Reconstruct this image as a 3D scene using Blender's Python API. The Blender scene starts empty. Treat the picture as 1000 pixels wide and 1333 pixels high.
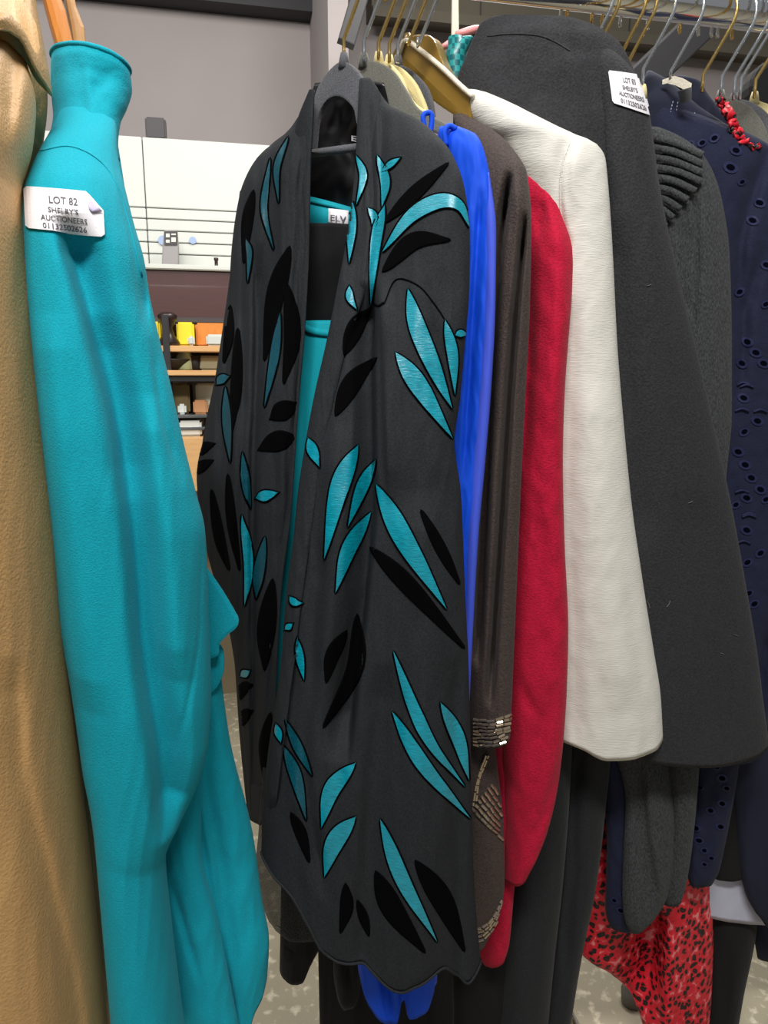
import bpy, bmesh, math, random
import numpy as np
from mathutils import Vector, Matrix
from mathutils.bvhtree import BVHTree
random.seed(7)
C = bpy.context.scene.collection
SC = bpy.context.scene

# ------------------------------------------------------------------ camera
W_PX, H_PX, F_PX = 1000.0, 1333.0, 925.0
YAW, PITCH = math.radians(12.0), math.radians(-10.8)      # clockwise from +Y, down
CAM = Vector((0.0, 0.0, 1.25))
FWD = Vector((math.sin(YAW) * math.cos(PITCH), math.cos(YAW) * math.cos(PITCH), math.sin(PITCH)))
RIGHT = Vector((math.cos(YAW), -math.sin(YAW), 0.0))
UP = RIGHT.cross(FWD)
cam_data = bpy.data.cameras.new('camera')
cam_data.sensor_fit = 'HORIZONTAL'; cam_data.sensor_width = 36.0
cam_data.lens = F_PX / W_PX * 36.0
cam_data.clip_start = 0.02
cam = bpy.data.objects.new('camera', cam_data); C.objects.link(cam)
cam.matrix_world = Matrix(((RIGHT.x, UP.x, -FWD.x, CAM.x), (RIGHT.y, UP.y, -FWD.y, CAM.y), (RIGHT.z, UP.z, -FWD.z, CAM.z), (0, 0, 0, 1)))
SC.camera = cam

# ------------------------------------------------------------------ world, lights, exposure
SC.view_settings.view_transform = 'Standard'
SC.view_settings.look = 'None'
SC.view_settings.gamma = 1.0
SC.view_settings.use_curve_mapping = False
SC.view_settings.exposure = 0.0
wd = bpy.data.worlds.new('world'); SC.world = wd; wd.use_nodes = True
wd.node_tree.nodes['Background'].inputs['Color'].default_value = (0.95, 0.97, 1.0, 1)
wd.node_tree.nodes['Background'].inputs['Strength'].default_value = 0.22

def area(name, loc, target, sx, sy, power, col=(1, 0.97, 0.93)):
    l = bpy.data.lights.new(name, 'AREA'); l.shape = 'RECTANGLE'
    l.size = sx; l.size_y = sy; l.energy = power; l.color = col
    o = bpy.data.objects.new(name, l); C.objects.link(o)
    o.location = loc
    o.rotation_euler = (Vector(target) - Vector(loc)).to_track_quat('-Z', 'Y').to_euler()
    return o
area('ceiling_or_fill_light', (-0.15, -0.55, 2.95), (0.15, 0.8, 1.0), 1.2, 0.30, 66)
area('ceiling_or_fill_light', (-0.9, 0.9, 3.2), (-0.5, 3.2, 1.7), 1.6, 0.6, 40)  # added unseen lamp that brightens the back wall and slatwall
area('ceiling_or_fill_light', (0.8, 1.55, 2.95), (0.7, 1.5, 0.0), 1.2, 0.4, 40)  # added unseen lamp behind the rail, brightens the floor between the garments

# ------------------------------------------------------------------ helpers: picture ray to a point on a plane of the place
def ray(px, py):
    return FWD + RIGHT * ((px - W_PX / 2) / F_PX) + UP * ((H_PX / 2 - py) / F_PX)
def at(px, py, Y):
    d = ray(px, py); return CAM + d * (Y / d.y)
def on_floor(px, py, z=0.0):
    d = ray(px, py); return CAM + d * ((z - CAM.z) / d.z)
def at_np(px, py, Y):
    a = (px - W_PX / 2) / F_PX; b = (H_PX / 2 - py) / F_PX
    d = np.stack([FWD[i] + RIGHT[i] * a + UP[i] * b for i in range(3)], -1)
    return np.array(CAM)[None] + d * (Y / d[..., 1])[..., None]

def tag(o, label=None, cat=None, group=None, kind=None):
    if label: o['label'] = label
    if cat: o['category'] = cat
    if group: o['group'] = group
    if kind: o['kind'] = kind
    return o
def link(name, me, mat=None, parent=None):
    o = bpy.data.objects.new(name, me); C.objects.link(o)
    if mat is not None and not me.materials:
        for m in (mat if isinstance(mat, (list, tuple)) else [mat]): me.materials.append(m)
    if parent is not None:
        o.parent = parent
        o.matrix_parent_inverse = world_of(parent).inverted()
    return o
def world_of(o):
    m = Matrix.LocRotScale(o.location, o.rotation_euler, o.scale)
    return (world_of(o.parent) @ o.matrix_parent_inverse @ m) if o.parent else m
def empty(name, loc, label, cat, group=None):
    o = bpy.data.objects.new(name, None); C.objects.link(o); o.location = loc
    o.empty_display_size = 0.05
    return tag(o, label, cat, group)
def mesh(verts, faces, smooth=True, mats=None):
    me = bpy.data.meshes.new('m')
    me.from_pydata([tuple(v) for v in verts], [], [tuple(f) for f in faces])
    if smooth: me.polygons.foreach_set('use_smooth', [True] * len(me.polygons))
    if mats is not None: me.polygons.foreach_set('material_index', mats)
    me.update(); return me

# ------------------------------------------------------------------ materials
def nodes(name):
    m = bpy.data.materials.new(name); m.use_nodes = True
    nt = m.node_tree; return m, nt, nt.nodes['Principled BSDF']
def N(nt, t, **kw):
    n = nt.nodes.new(t)
    for k, v in kw.items(): setattr(n, k, v)
    return n
def coords(nt, scale=(1, 1, 1)):
    t = N(nt, 'ShaderNodeTexCoord'); mp = N(nt, 'ShaderNodeMapping')
    mp.inputs['Scale'].default_value = scale
    nt.links.new(t.outputs['Object'], mp.inputs['Vector']); return mp.outputs['Vector']
def srgb(r, g, b):
    f = lambda c: (c / 255 / 12.92) if c / 255 <= 0.04045 else ((c / 255 + 0.055) / 1.055) ** 2.4
    return (f(r), f(g), f(b), 1)
def fabric(name, col, rough=0.85, sheen=0.0, scale=500, bump=0.3, dist=0.0006, vary=0.15, stretch=(1, 1, 1), col2=None, spec=0.3, big=0.0, sheen_col=None, aniso=0.0):
    m, nt, b = nodes(name)
    v = coords(nt, stretch)
    n = N(nt, 'ShaderNodeTexNoise'); n.inputs['Scale'].default_value = scale; n.inputs['Detail'].default_value = 3
    nt.links.new(v, n.inputs['Vector'])
    mx = N(nt, 'ShaderNodeMix', data_type='RGBA')
    c1 = tuple(c * (1 - vary) for c in col[:3]) + (1,)
    c2 = col2 or tuple(min(1, c * (1 + vary)) for c in col[:3]) + (1,)
    mx.inputs['A'].default_value = c1; mx.inputs['B'].default_value = c2
    rp = N(nt, 'ShaderNodeMapRange'); rp.inputs['From Min'].default_value = 0.3; rp.inputs['From Max'].default_value = 0.7
    nt.links.new(n.outputs['Fac'], rp.inputs['Value']); nt.links.new(rp.outputs['Result'], mx.inputs['Factor'])
    nt.links.new(mx.outputs['Result'], b.inputs['Base Color'])
    bp = N(nt, 'ShaderNodeBump'); bp.inputs['Strength'].default_value = bump; bp.inputs['Distance'].default_value = dist
    nt.links.new(n.outputs['Fac'], bp.inputs['Height'])
    if big:
        n2 = N(nt, 'ShaderNodeTexNoise'); n2.inputs['Scale'].default_value = 45; n2.inputs['Detail'].default_value = 4
        nt.links.new(coords(nt), n2.inputs['Vector'])
        b2 = N(nt, 'ShaderNodeBump'); b2.inputs['Strength'].default_value = big; b2.inputs['Distance'].default_value = 0.004
        nt.links.new(n2.outputs['Fac'], b2.inputs['Height']); nt.links.new(b2.outputs['Normal'], bp.inputs['Normal'])
    nt.links.new(bp.outputs['Normal'], b.inputs['Normal'])
    b.inputs['Roughness'].default_value = rough
    b.inputs['Specular IOR Level'].default_value = spec
    b.inputs['Sheen Weight'].default_value = sheen
    b.inputs['Sheen Roughness'].default_value = 0.4
    if sheen_col: b.inputs['Sheen Tint'].default_value = sheen_col
    return m
def plain(name, col, rough=0.5, metal=0.0, spec=0.5, coat=0.0):
    m, nt, b = nodes(name)
    b.inputs['Base Color'].default_value = col; b.inputs['Roughness'].default_value = rough
    b.inputs['Metallic'].default_value = metal; b.inputs['Specular IOR Level'].default_value = spec
    b.inputs['Coat Weight'].default_value = coat
    return m
def sheer(m, alpha):
    m.node_tree.nodes['Principled BSDF'].inputs['Alpha'].default_value = alpha; return m

M = {}
M['teal_wool'] = fabric('teal_wool', srgb(0, 152, 172), 0.9, 0.10, 750, 0.6, 0.0010, 0.10, sheen_col=(0.35, 0.95, 1, 1))
M['tan_leather'] = fabric('tan_leather', srgb(184, 146, 96), 0.52, 0.0, 420, 0.7, 0.0010, 0.06, spec=0.32, big=0.05)
M['kimono'] = sheer(fabric('black_chiffon', srgb(39, 41, 44), 0.8, 0.0, 520, 0.5, 0.0008, 0.25, spec=0.15), 0.97)
M['kimono_thin'] = sheer(fabric('sheer_black_chiffon', srgb(38, 39, 42), 0.7, 0.1, 700, 0.2, 0.0005, 0.15), 0.62)
M['black_satin'] = fabric('black_satin', srgb(16, 16, 18), 0.35, 0.0, 300, 0.2, 0.0004, 0.1, spec=0.5)
M['black_velvet'] = fabric('black_velvet', srgb(5, 5, 6), 1.0, 0.0, 600, 0.3, 0.0005, 0.2, spec=0.04)
M['teal_satin'] = fabric('teal_satin', srgb(0, 138, 158), 0.34, 0.0, 420, 0.6, 0.0006, 0.32, stretch=(0.3, 0.3, 3), spec=0.7)
M['teal_satin_dim'] = fabric('teal_satin_dark', srgb(4, 72, 86), 0.42, 0.0, 420, 0.4, 0.0005, 0.3, spec=0.5)  # darker teal satin for some of the leaves on the chiffon
M['teal_jersey'] = fabric('teal_jersey', srgb(0, 150, 165), 0.7, 0.1, 700, 0.2, 0.0004, 0.06)
M['blue'] = fabric('royal_blue_jersey', srgb(0, 74, 214), 0.7, 0.0, 800, 0.15, 0.0004, 0.05)
M['periwinkle'] = fabric('periwinkle_jersey', srgb(66, 88, 212), 0.7, 0.0, 800, 0.15, 0.0004, 0.05)
M['brown'] = fabric('brown_crepe', srgb(66, 56, 52), 0.8, 0.05, 420, 0.9, 0.0012, 0.3)
M['red'] = fabric('crimson_linen', srgb(176, 12, 50), 0.9, 0.05, 320, 0.8, 0.0012, 0.2, stretch=(1, 1, 1.6), big=0.08)
M['white'] = fabric('white_slub_linen', srgb(216, 214, 206), 0.85, 0.0, 420, 0.6, 0.0009, 0.035, stretch=(0.25, 0.25, 2.0), big=0.05)
M['coat'] = fabric('black_crepe', srgb(44, 44, 47), 0.9, 0.05, 360, 0.9, 0.0014, 0.3)
M['wool_black'] = fabric('black_wool', srgb(32, 34, 37), 0.92, 0.06, 420, 0.6, 0.0012, 0.3)
M['black_cloth'] = fabric('black_cotton', srgb(18, 18, 20), 0.9, 0.05, 500, 0.3, 0.0008, 0.2)
M['knit'] = fabric('charcoal_knit', srgb(58, 60, 62), 0.95, 0.05, 300, 0.9, 0.0020, 0.5, stretch=(1.8, 1.8, 0.8))
M['navy'] = fabric('navy_cotton', srgb(24, 29, 53), 0.85, 0.03, 420, 0.4, 0.0010, 0.15, big=0.3)
M['navy_twill'] = fabric('navy_twill', srgb(28, 32, 50), 0.85, 0.03, 600, 0.3, 0.0008, 0.12)
M['navy_hole'] = plain('eyelet_opening', srgb(8, 9, 18), 1.0, 0, 0.0)
M['navy_thread'] = fabric('navy_thread', srgb(30, 35, 70), 0.7, 0.0, 700, 0.4, 0.0008, 0.2)
M['lilac'] = fabric('pale_lilac_cotton', srgb(186, 188, 206), 0.85, 0.0, 500, 0.2, 0.0006, 0.04)
M['velvet_grey'] = fabric('grey_velvet', srgb(88, 89, 94), 0.95, 0.3, 700, 0.5, 0.001, 0.3)
M['velvet_taupe'] = fabric('olive_grey_velvet', srgb(104, 104, 96), 0.95, 0.3, 700, 0.4, 0.001, 0.2)
M['velvet_cream'] = fabric('cream_velvet', srgb(222, 208, 152), 0.9, 0.2, 700, 0.3, 0.001, 0.06)
M['chrome'] = plain('chrome', (0.82, 0.83, 0.85, 1), 0.12, 1.0)
M['steel'] = plain('steel_wire', (0.72, 0.76, 0.80, 1), 0.22, 1.0)
M['brass'] = plain('brass_wire', (0.80, 0.56, 0.20, 1), 0.25, 1.0)
M['gold_satin'] = plain('gold_plastic', srgb(142, 112, 46), 0.28, 0.25, 0.5, 0.3)
M['strap_white'] = fabric('white_ribbon', srgb(222, 214, 198), 0.6, 0, 400, 0.2)
M['paper'] = plain('white_paper', srgb(232, 230, 236), 0.6)
M['paper_back'] = plain('sticker_backing', srgb(190, 182, 212), 0.5)
M['ink'] = plain('grey_ink', srgb(88, 86, 92), 0.7)
M['bead'] = plain('pewter_glass', srgb(176, 160, 142), 0.16, 0.75, 0.6)
M['white_thread'] = plain('pale_thread', srgb(150, 156, 186), 0.7)
M['lint'] = plain('lint', srgb(120, 116, 112), 0.8)
M['pink'] = plain('pink_plastic', srgb(232, 150, 150), 0.45)
M['cream_plastic'] = plain('cream_plastic', srgb(232, 222, 200), 0.5)

def wood(name, c1, c2, rough=0.35, sc=(3, 3, 40)):
    m, nt, b = nodes(name)
    n = N(nt, 'ShaderNodeTexNoise'); n.inputs['Scale'].default_value = 6; n.inputs['Detail'].default_value = 5
    nt.links.new(coords(nt, sc), n.inputs['Vector'])
    mx = N(nt, 'ShaderNodeMix', data_type='RGBA'); mx.inputs['A'].default_value = c1; mx.inputs['B'].default_value = c2
    nt.links.new(n.outputs['Fac'], mx.inputs['Factor']); nt.links.new(mx.outputs['Result'], b.inputs['Base Color'])
    b.inputs['Roughness'].default_value = rough; b.inputs['Coat Weight'].default_value = 0.3; return m
M['wood_orange'] = wood('varnished_wood', srgb(196, 112, 40), srgb(226, 146, 66), sc=(30, 30, 4))
M['wood_dark'] = wood('dark_wood', srgb(52, 24, 24), srgb(76, 38, 36), 0.5, (2, 8, 30))
M['wood_shelf'] = wood('pine_shelf', srgb(196, 148, 96), srgb(226, 182, 124), 0.5, (3, 20, 20))

def mottled(name, c1, c2, scale, rough, c3=None, th=0.62, bump=0.1, spots=0):
    m, nt, b = nodes(name); v = coords(nt)
    n = N(nt, 'ShaderNodeTexNoise'); n.inputs['Scale'].default_value = scale; n.inputs['Detail'].default_value = 6
    nt.links.new(v, n.inputs['Vector'])
    mx = N(nt, 'ShaderNodeMix', data_type='RGBA'); mx.inputs['A'].default_value = c1; mx.inputs['B'].default_value = c2
    nt.links.new(n.outputs['Fac'], mx.inputs['Factor']); out = mx.outputs['Result']
    if c3:
        n3 = N(nt, 'ShaderNodeTexNoise'); n3.inputs['Scale'].default_value = spots; n3.inputs['Detail'].default_value = 3
        nt.links.new(v, n3.inputs['Vector'])
        r = N(nt, 'ShaderNodeMapRange'); r.inputs['From Min'].default_value = th; r.inputs['From Max'].default_value = th + 0.16
        nt.links.new(n3.outputs['Fac'], r.inputs['Value'])
        m2 = N(nt, 'ShaderNodeMix', data_type='RGBA'); m2.inputs['B'].default_value = c3
        nt.links.new(out, m2.inputs['A']); nt.links.new(r.outputs['Result'], m2.inputs['Factor']); out = m2.outputs['Result']
    nt.links.new(out, b.inputs['Base Color'])
    bp = N(nt, 'ShaderNodeBump'); bp.inputs['Strength'].default_value = bump; bp.inputs['Distance'].default_value = 0.004
    nt.links.new(n.outputs['Fac'], bp.inputs['Height']); nt.links.new(bp.outputs['Normal'], b.inputs['Normal'])
    b.inputs['Roughness'].default_value = rough; return m
M['concrete'] = mottled('worn_concrete', srgb(140, 134, 114), srgb(168, 160, 138), 9, 0.55, srgb(206, 198, 174), 0.54, 0.15, 46)
M['wall'] = mottled('grey_painted_block', srgb(148, 140, 139), srgb(160, 152, 150), 3, 0.85)
M['soffit'] = mottled('olive_grey_board', srgb(84, 78, 66), srgb(98, 92, 78), 4, 0.7)
M['slat'] = plain('white_laminate', srgb(200, 203, 196), 0.45)
M['slat_groove'] = plain('slat_groove', srgb(150, 153, 152), 0.6)
M['dark'] = plain('black_paint', srgb(30, 29, 32), 0.6)
M['dark_grey'] = plain('dark_grey_plastic', srgb(58, 54, 56), 0.55)
def leopard():
    m, nt, b = nodes('red_leopard_print'); v = coords(nt)
    nz = N(nt, 'ShaderNodeTexNoise'); nz.inputs['Scale'].default_value = 60
    nt.links.new(v, nz.inputs['Vector'])
    ad = N(nt, 'ShaderNodeMix', data_type='RGBA', blend_type='ADD'); ad.inputs['Factor'].default_value = 0.014
    nt.links.new(v, ad.inputs['A']); nt.links.new(nz.outputs['Color'], ad.inputs['B'])
    vo = N(nt, 'ShaderNodeTexVoronoi'); vo.inputs['Scale'].default_value = 84
    nt.links.new(ad.outputs['Result'], vo.inputs['Vector'])
    r = N(nt, 'ShaderNodeValToRGB'); r.color_ramp.interpolation = 'EASE'
    e = r.color_ramp.elements
    e[0].position = 0.0; e[0].color = srgb(120, 10, 20)
    e[1].position = 0.17; e[1].color = srgb(12, 8, 10)
    for p, c in ((0.36, (14, 8, 10)), (0.46, (205, 14, 40)), (0.70, (214, 22, 46)), (0.9, (232, 130, 134))):
        k = e.new(p); k.color = srgb(*c)
    nt.links.new(vo.outputs['Distance'], r.inputs['Fac']); nt.links.new(r.outputs['Color'], b.inputs['Base Color'])
    b.inputs['Roughness'].default_value = 0.55; return m
M['leopard'] = leopard()
def sequin():
    m, nt, b = nodes('teal_woven_sequin')
    ck = N(nt, 'ShaderNodeTexChecker'); ck.inputs['Scale'].default_value = 160
    ck.inputs['Color1'].default_value = srgb(40, 150, 150); ck.inputs['Color2'].default_value = srgb(16, 96, 104)
    nt.links.new(coords(nt), ck.inputs['Vector']); nt.links.new(ck.outputs['Color'], b.inputs['Base Color'])
    b.inputs['Roughness'].default_value = 0.35; return m
M['sequin'] = sequin()

# ------------------------------------------------------------------ shape builders
def pchip(x, y, q):
    x = np.asarray(x, float); y = np.asarray(y, float); h = np.diff(x); dl = np.diff(y) / h
    d = np.zeros_like(y); n = len(x)
    if n == 2: return np.interp(q, x, y)
    for i in range(1, n - 1):
        if dl[i - 1] * dl[i] > 0:
            w1 = 2 * h[i] + h[i - 1]; w2 = h[i] + 2 * h[i - 1]
            d[i] = (w1 + w2) / (w1 / dl[i - 1] + w2 / dl[i])
    d[0] = dl[0]; d[-1] = dl[-1]
    i = np.clip(np.searchsorted(x, q) - 1, 0, n - 2); t = (q - x[i]) / h[i]
    return (y[i] * (2 * t ** 3 - 3 * t ** 2 + 1) + h[i] * d[i] * (t ** 3 - 2 * t ** 2 + t) + y[i + 1] * (3 * t ** 2 - 2 * t ** 3) + h[i] * d[i + 1] * (t ** 3 - t ** 2))

def wob(a, b, seed):
    r = np.random.RandomState(seed); o = 0
    for k in range(6):
        fx, fy = r.uniform(0.5, 1.8), r.uniform(0.5, 1.8); p = r.uniform(0, 6.28, 2)
        o = o + np.sin(a * fx * 6.28 + p[0] + 1.3 * np.sin(b * fy * 6.28 + p[1])) / 6
    return o * 1.6

SQUEEZE = 0
HEM = {}
def loft(name, rows, mat, parent, folds=(), wrinkle=(0, 60, 200, 1), hem=None, hemwave=None, dpx=3.0, dpy=5.0, vn=0.0, close=True, tilt=None, inner=True):
    """A cloth tube hanging from the rail: each row gives the two edges (picture position, distance from the lens plane)
    and the half thickness of a closed ring; folds press creases into its near side."""
    R = np.array([r[:6] for r in rows], float); y = R[:, 0]
    n = max(4, int((y[-1] - y[0]) / dpy)); q = np.linspace(y[0], y[-1], n)
    xl, xr, YL, YR, b = [pchip(y, R[:, k], q) for k in range(1, 6)]
    if SQUEEZE: YL, YR = [np.where(k > 0.80, 0.80 + (k - 0.80) * SQUEEZE, k) for k in (YL, YR)]
    m = max(28, int(2.4 * np.max(xr - xl) / dpx)); m += m % 2
    t = np.arange(m) / m * 2 * np.pi
    c = np.cos(t); s = np.sin(t)
    U = np.broadcast_to(c, (n, m)); V = np.broadcast_to(q[:, None], (n, m))
    dyr = np.zeros(n) if tilt is None else np.interp(q, [k[0] for k in tilt], [k[1] for k in tilt])
    Lp = at_np(xl, q, YL); Rp = at_np(xr, q + dyr, YR)
    P = (Lp + Rp)[:, None] / 2 + (Rp - Lp)[:, None] / 2 * c[None, :, None]
    D = P - np.array(CAM); D[..., 2] = 0; D /= np.linalg.norm(D, axis=-1, keepdims=True)
    px = (xl + xr)[:, None] / 2 + (xr - xl)[:, None] / 2 * c[None]
    off = b[:, None] * s[None] * np.ones((n, 1))
    front = np.clip(-s * 3, 0, 1)[None]
    for poly, wl, wr, dep in folds:
        ky = [k[1] for k in poly]; kx = [k[0] for k in poly]
        fx = pchip(ky, kx, np.clip(q, ky[0], ky[-1]))[:, None]
        fade = np.clip(np.minimum(q - ky[0] + 8, ky[-1] - q + 8) / 45, 0, 1)[:, None]
        d = px - fx; w = np.where(d < 0, wl, wr)
        off = off + dep * np.exp(-(d / w) ** 2) * fade * front
    if wrinkle[0]:
        off = off + wrinkle[0] * (0.6 * wob(px / wrinkle[1], V / wrinkle[2], wrinkle[3]) + 0.7 * (np.abs(wob(px / wrinkle[1] * 1.3 + V / wrinkle[2] * 0.5, V / wrinkle[2] * 1.4, wrinkle[3] + 50)) - 0.3)) * (0.3 + 0.7 * front)
    P = P + D * off[..., None]
    if hemwave is not None:                       # (u, drop in picture units) along the hem, fading upwards
        dz = pchip([h[0] for h in hemwave], [h[1] for h in hemwave], np.clip(c, -1, 1))
        reach = max(abs(h[1]) for h in hemwave) * 2.5 + 30
        k = np.clip((q - (q[-1] - reach)) / reach, 0, 1) ** 1.2
        sc = 0.00085
        P[..., 2] -= (k[:, None] * dz[None]) * sc
    rings = [P[i] for i in range(n)]; HEM['ring'] = P[-1].copy(); HEM['top'] = P[0].copy()
    if inner:
        cen = P[-1].mean(0); ring = P[-1] + (cen - P[-1]) * 0.10; ring[:, 2] += 0.002
        rings.append(ring.copy())
        ring2 = P[-1] + (cen - P[-1]) * 0.18; ring2[:, 2] += 0.05; rings.append(ring2)
    V3 = np.concatenate(rings); nr = len(rings)
    i = np.arange(nr - 1)[:, None] * m; j = np.arange(m)[None]
    a = i + j; bq = i + (j + 1) % m
    F = np.stack([a, a + m, bq + m, bq], -1).reshape(-1, 4)
    faces = F.tolist()
    if close:
        faces.append(list(range(m)))
        faces.append(list(range((nr - 1) * m, nr * m))[::-1])
    me = mesh(V3.tolist(), faces)
    if close:
        me.polygons[-1].use_smooth = False
    o = link(name, me, mat, parent)
    if hem: pass
    return o

BV = {}

def bvh(o):
    if o.name not in BV:
        me = o.data; BV[o.name] = BVHTree.FromPolygons([tuple(v.co) for v in me.vertices], [tuple(p.vertices) for p in me.polygons])
    return BV[o.name]
def hit(tree, px, py):
    d = ray(px, py).normalized()
    if isinstance(tree, list):
        rs = [t.ray_cast(CAM, d, 8) for t in tree]; rs = [r for r in rs if r[0] is not None]
        if not rs: return None
        r = min(rs, key=lambda k: k[3])
    else: r = tree.ray_cast(CAM, d, 8)
    return (r[0], r[1], d) if r[0] is not None else None

def patch(name, grid, target, mat, parent, lift=0.0012, thick=0.0010, mats=None, smooth=True, walls=True):
    """A thin piece sewn or stuck on a cloth: grid of picture positions laid on the cloth's surface, with real thickness."""
    tree = [bvh(t) for t in target] if isinstance(target, list) else bvh(target); nr, nc = len(grid), len(grid[0])
    top = [[None] * nc for _ in range(nr)]; last = None
    for i in range(nr):
        for j in range(nc):
            h = hit(tree, *grid[i][j])
            if h:
                p, nn, d = h
                if nn.dot(d) > 0: nn = -nn
                top[i][j] = (p + (nn * 0.5 - d * 0.5) * lift * 1.4, (nn - d).normalized()); 
    verts, idx = [], {}
    for i in range(nr):
        for j in range(nc):
            if top[i][j]: idx[i, j] = len(verts); verts.append(top[i][j][0])
    nv = len(verts)
    if nv < 4: return None
    for i in range(nr):
        for j in range(nc):
            if top[i][j]: verts.append(top[i][j][0] - top[i][j][1] * thick)
    faces, mi = [], []; edge = {}
    for i in range(nr - 1):
        for j in range(nc - 1):
            k = [(i, j), (i + 1, j), (i + 1, j + 1), (i, j + 1)]
            if all(x in idx for x in k):
                pts = [verts[idx[x]] for x in k]
                if max((pts[0] - pts[2]).length, (pts[1] - pts[3]).length) > 0.05: continue
                f = [idx[x] for x in k]; mm = mats[j] if mats else 0
                faces.append(f); mi.append(mm)
                for a, b2 in zip(f, f[1:] + f[:1]): edge[(a, b2)] = mm
    for (a, b2), mm in list(edge.items()):
        if walls and (b2, a) not in edge: faces.append([b2, a, a + nv, b2 + nv]); mi.append(mm)
    if not faces: return None
    me = mesh(verts, faces, smooth, mi)
    return link(name, me, mat, parent)

def bez(pts, t):
    """smooth curve through picture positions"""
    n = len(pts)
    if n == 2: return pts[0][0] + (pts[1][0] - pts[0][0]) * t, pts[0][1] + (pts[1][1] - pts[0][1]) * t
    k = np.linspace(0, 1, n)
    # Catmull-Rom
    f = t * (n - 1); i = min(int(f), n - 2); u = f - i
    g = lambda a: pts[max(0, min(n - 1, a))]
    o = []
    for ax in (0, 1):
        p0, p1, p2, p3 = g(i - 1)[ax], g(i)[ax], g(i + 1)[ax], g(i + 2)[ax]
        if i == 0: p0 = 2 * p1 - p2
        if i + 2 > n - 1: p3 = 2 * p2 - p1
        o.append(0.5 * (2 * p1 + (p2 - p0) * u + (2 * p0 - 5 * p1 + 4 * p2 - p3) * u * u + (3 * p1 - p0 - 3 * p2 + p3) * u ** 3))
    return o[0], o[1]
def leaf_grid(pts, w, n=30, cols=(-1.28, -1.02, -0.99, -0.5, 0, 0.5, 0.99, 1.02, 1.28), border=2.2):
    L = sum(math.dist(a, b) for a, b in zip(pts, pts[1:]))
    g = []
    for i in range(n + 1):
        t = i / n; x, y = bez(pts, t); x2, y2 = bez(pts, min(1, t + 0.01)); x1, y1 = bez(pts, max(0, t - 0.01))
        dx, dy = x2 - x1, y2 - y1; l = math.hypot(dx, dy) or 1; nx, ny = -dy / l, dx / l
        hw = w / 2 * max(0.02, math.sin(math.pi * (t * 0.98 + 0.01) ** 0.85) ** 1.05)
        row = []
        for c in (-1, -1, -0.5, 0, 0.5, 1, 1):
            row.append([x + nx * hw * c, y + ny * hw * c])
        row[0][0] -= nx * border; row[0][1] -= ny * border
        row[-1][0] += nx * border; row[-1][1] += ny * border
        g.append(row)
    for end, s in ((0, -1), (-1, 1)):                 # border runs past the tip
        (x, y), (x1, y1) = bez(pts, 0 if end == 0 else 1), bez(pts, 0.03 if end == 0 else 0.97)
        l = math.dist((x, y), (x1, y1)) or 1
        g.insert(0 if end == 0 else len(g), [[x + (x - x1) / l * border * 1.6, y + (y - y1) / l * border * 1.6] for _ in range(7)])
    return g
def leaf(pts, w, target, teal=1, on=None):
    """one burn-out velvet leaf on the chiffon: satin middle with a raised black velvet rim, or all black velvet"""
    g = leaf_grid(pts, w * 1.12)
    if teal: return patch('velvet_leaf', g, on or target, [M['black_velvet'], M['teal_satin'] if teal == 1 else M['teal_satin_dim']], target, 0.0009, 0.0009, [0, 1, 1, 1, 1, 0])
    return patch('velvet_leaf', g, on or target, [M['black_velvet']], target, 0.0008, 0.0008)

def tube(name, pts, r, mat, parent, seg=8, closed=False):
    pts = [Vector(p) for p in pts]; verts, faces = [], []; n = len(pts); prev = None
    for i, p in enumerate(pts):
        if closed: tg = (pts[(i + 1) % n] - pts[i - 1]).normalized()
        else: tg = (pts[min(n - 1, i + 1)] - pts[max(0, i - 1)]).normalized()
        if prev is None: a = tg.orthogonal().normalized()
        else: a = (prev - tg * prev.dot(tg)).normalized()
        prev = a; bb = tg.cross(a)
        rr = r[i] if isinstance(r, (list, tuple)) else r
        for k in range(seg):
            th = 2 * math.pi * k / seg; verts.append(p + (a * math.cos(th) + bb * math.sin(th)) * rr)
    for i in range(n if closed else n - 1):
        for k in range(seg):
            i2 = (i + 1) % n
            faces.append((i * seg + k, i * seg + (k + 1) % seg, i2 * seg + (k + 1) % seg, i2 * seg + k))
    if not closed:
        faces.append(list(range(seg))[::-1]); faces.append(list(range((n - 1) * seg, n * seg)))
    return link(name, mesh(verts, faces), mat, parent)
def smooth_pts(pts, k=8):
    out = []
    n = len(pts)
    for i in range((n - 1) * k + 1):
        t = i / ((n - 1) * k); f = t * (n - 1); j = min(int(f), n - 2); u = f - j
        g = lambda a: Vector(pts[max(0, min(n - 1, a))])
        p0, p1, p2, p3 = g(j - 1), g(j), g(j + 1), g(j + 2)
        out.append(0.5 * (2 * p1 + (p2 - p0) * u + (2 * p0 - 5 * p1 + 4 * p2 - p3) * u * u + (3 * p1 - p0 - 3 * p2 + p3) * u ** 3))
    return out
def slab(name, outline, normal, thick, mat, parent, bevel=0.0, hole=None):
    """plate with the given outline (points in one plane), thickness along normal, rounded rim"""
    bm = bmesh.new(); nrm = Vector(normal).normalized()
    vs = [bm.verts.new(Vector(p) - nrm * thick / 2) for p in outline]
    f = bm.faces.new(vs)
    e = bmesh.ops.extrude_face_region(bm, geom=[f])
    bmesh.ops.translate(bm, verts=[v for v in e['geom'] if isinstance(v, bmesh.types.BMVert)], vec=nrm * thick)
    bmesh.ops.recalc_face_normals(bm, faces=bm.faces)
    if bevel:
        ed = [x for x in bm.edges if len(x.link_faces) == 2 and abs((x.verts[0].co - x.verts[1].co).normalized().dot(nrm)) < 0.5]
        bmesh.ops.bevel(bm, geom=ed, offset=bevel, segments=2, profile=0.6, affect='EDGES')
    me = bpy.data.meshes.new(name); bm.to_mesh(me); bm.free()
    return link(name, me, mat, parent)
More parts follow.
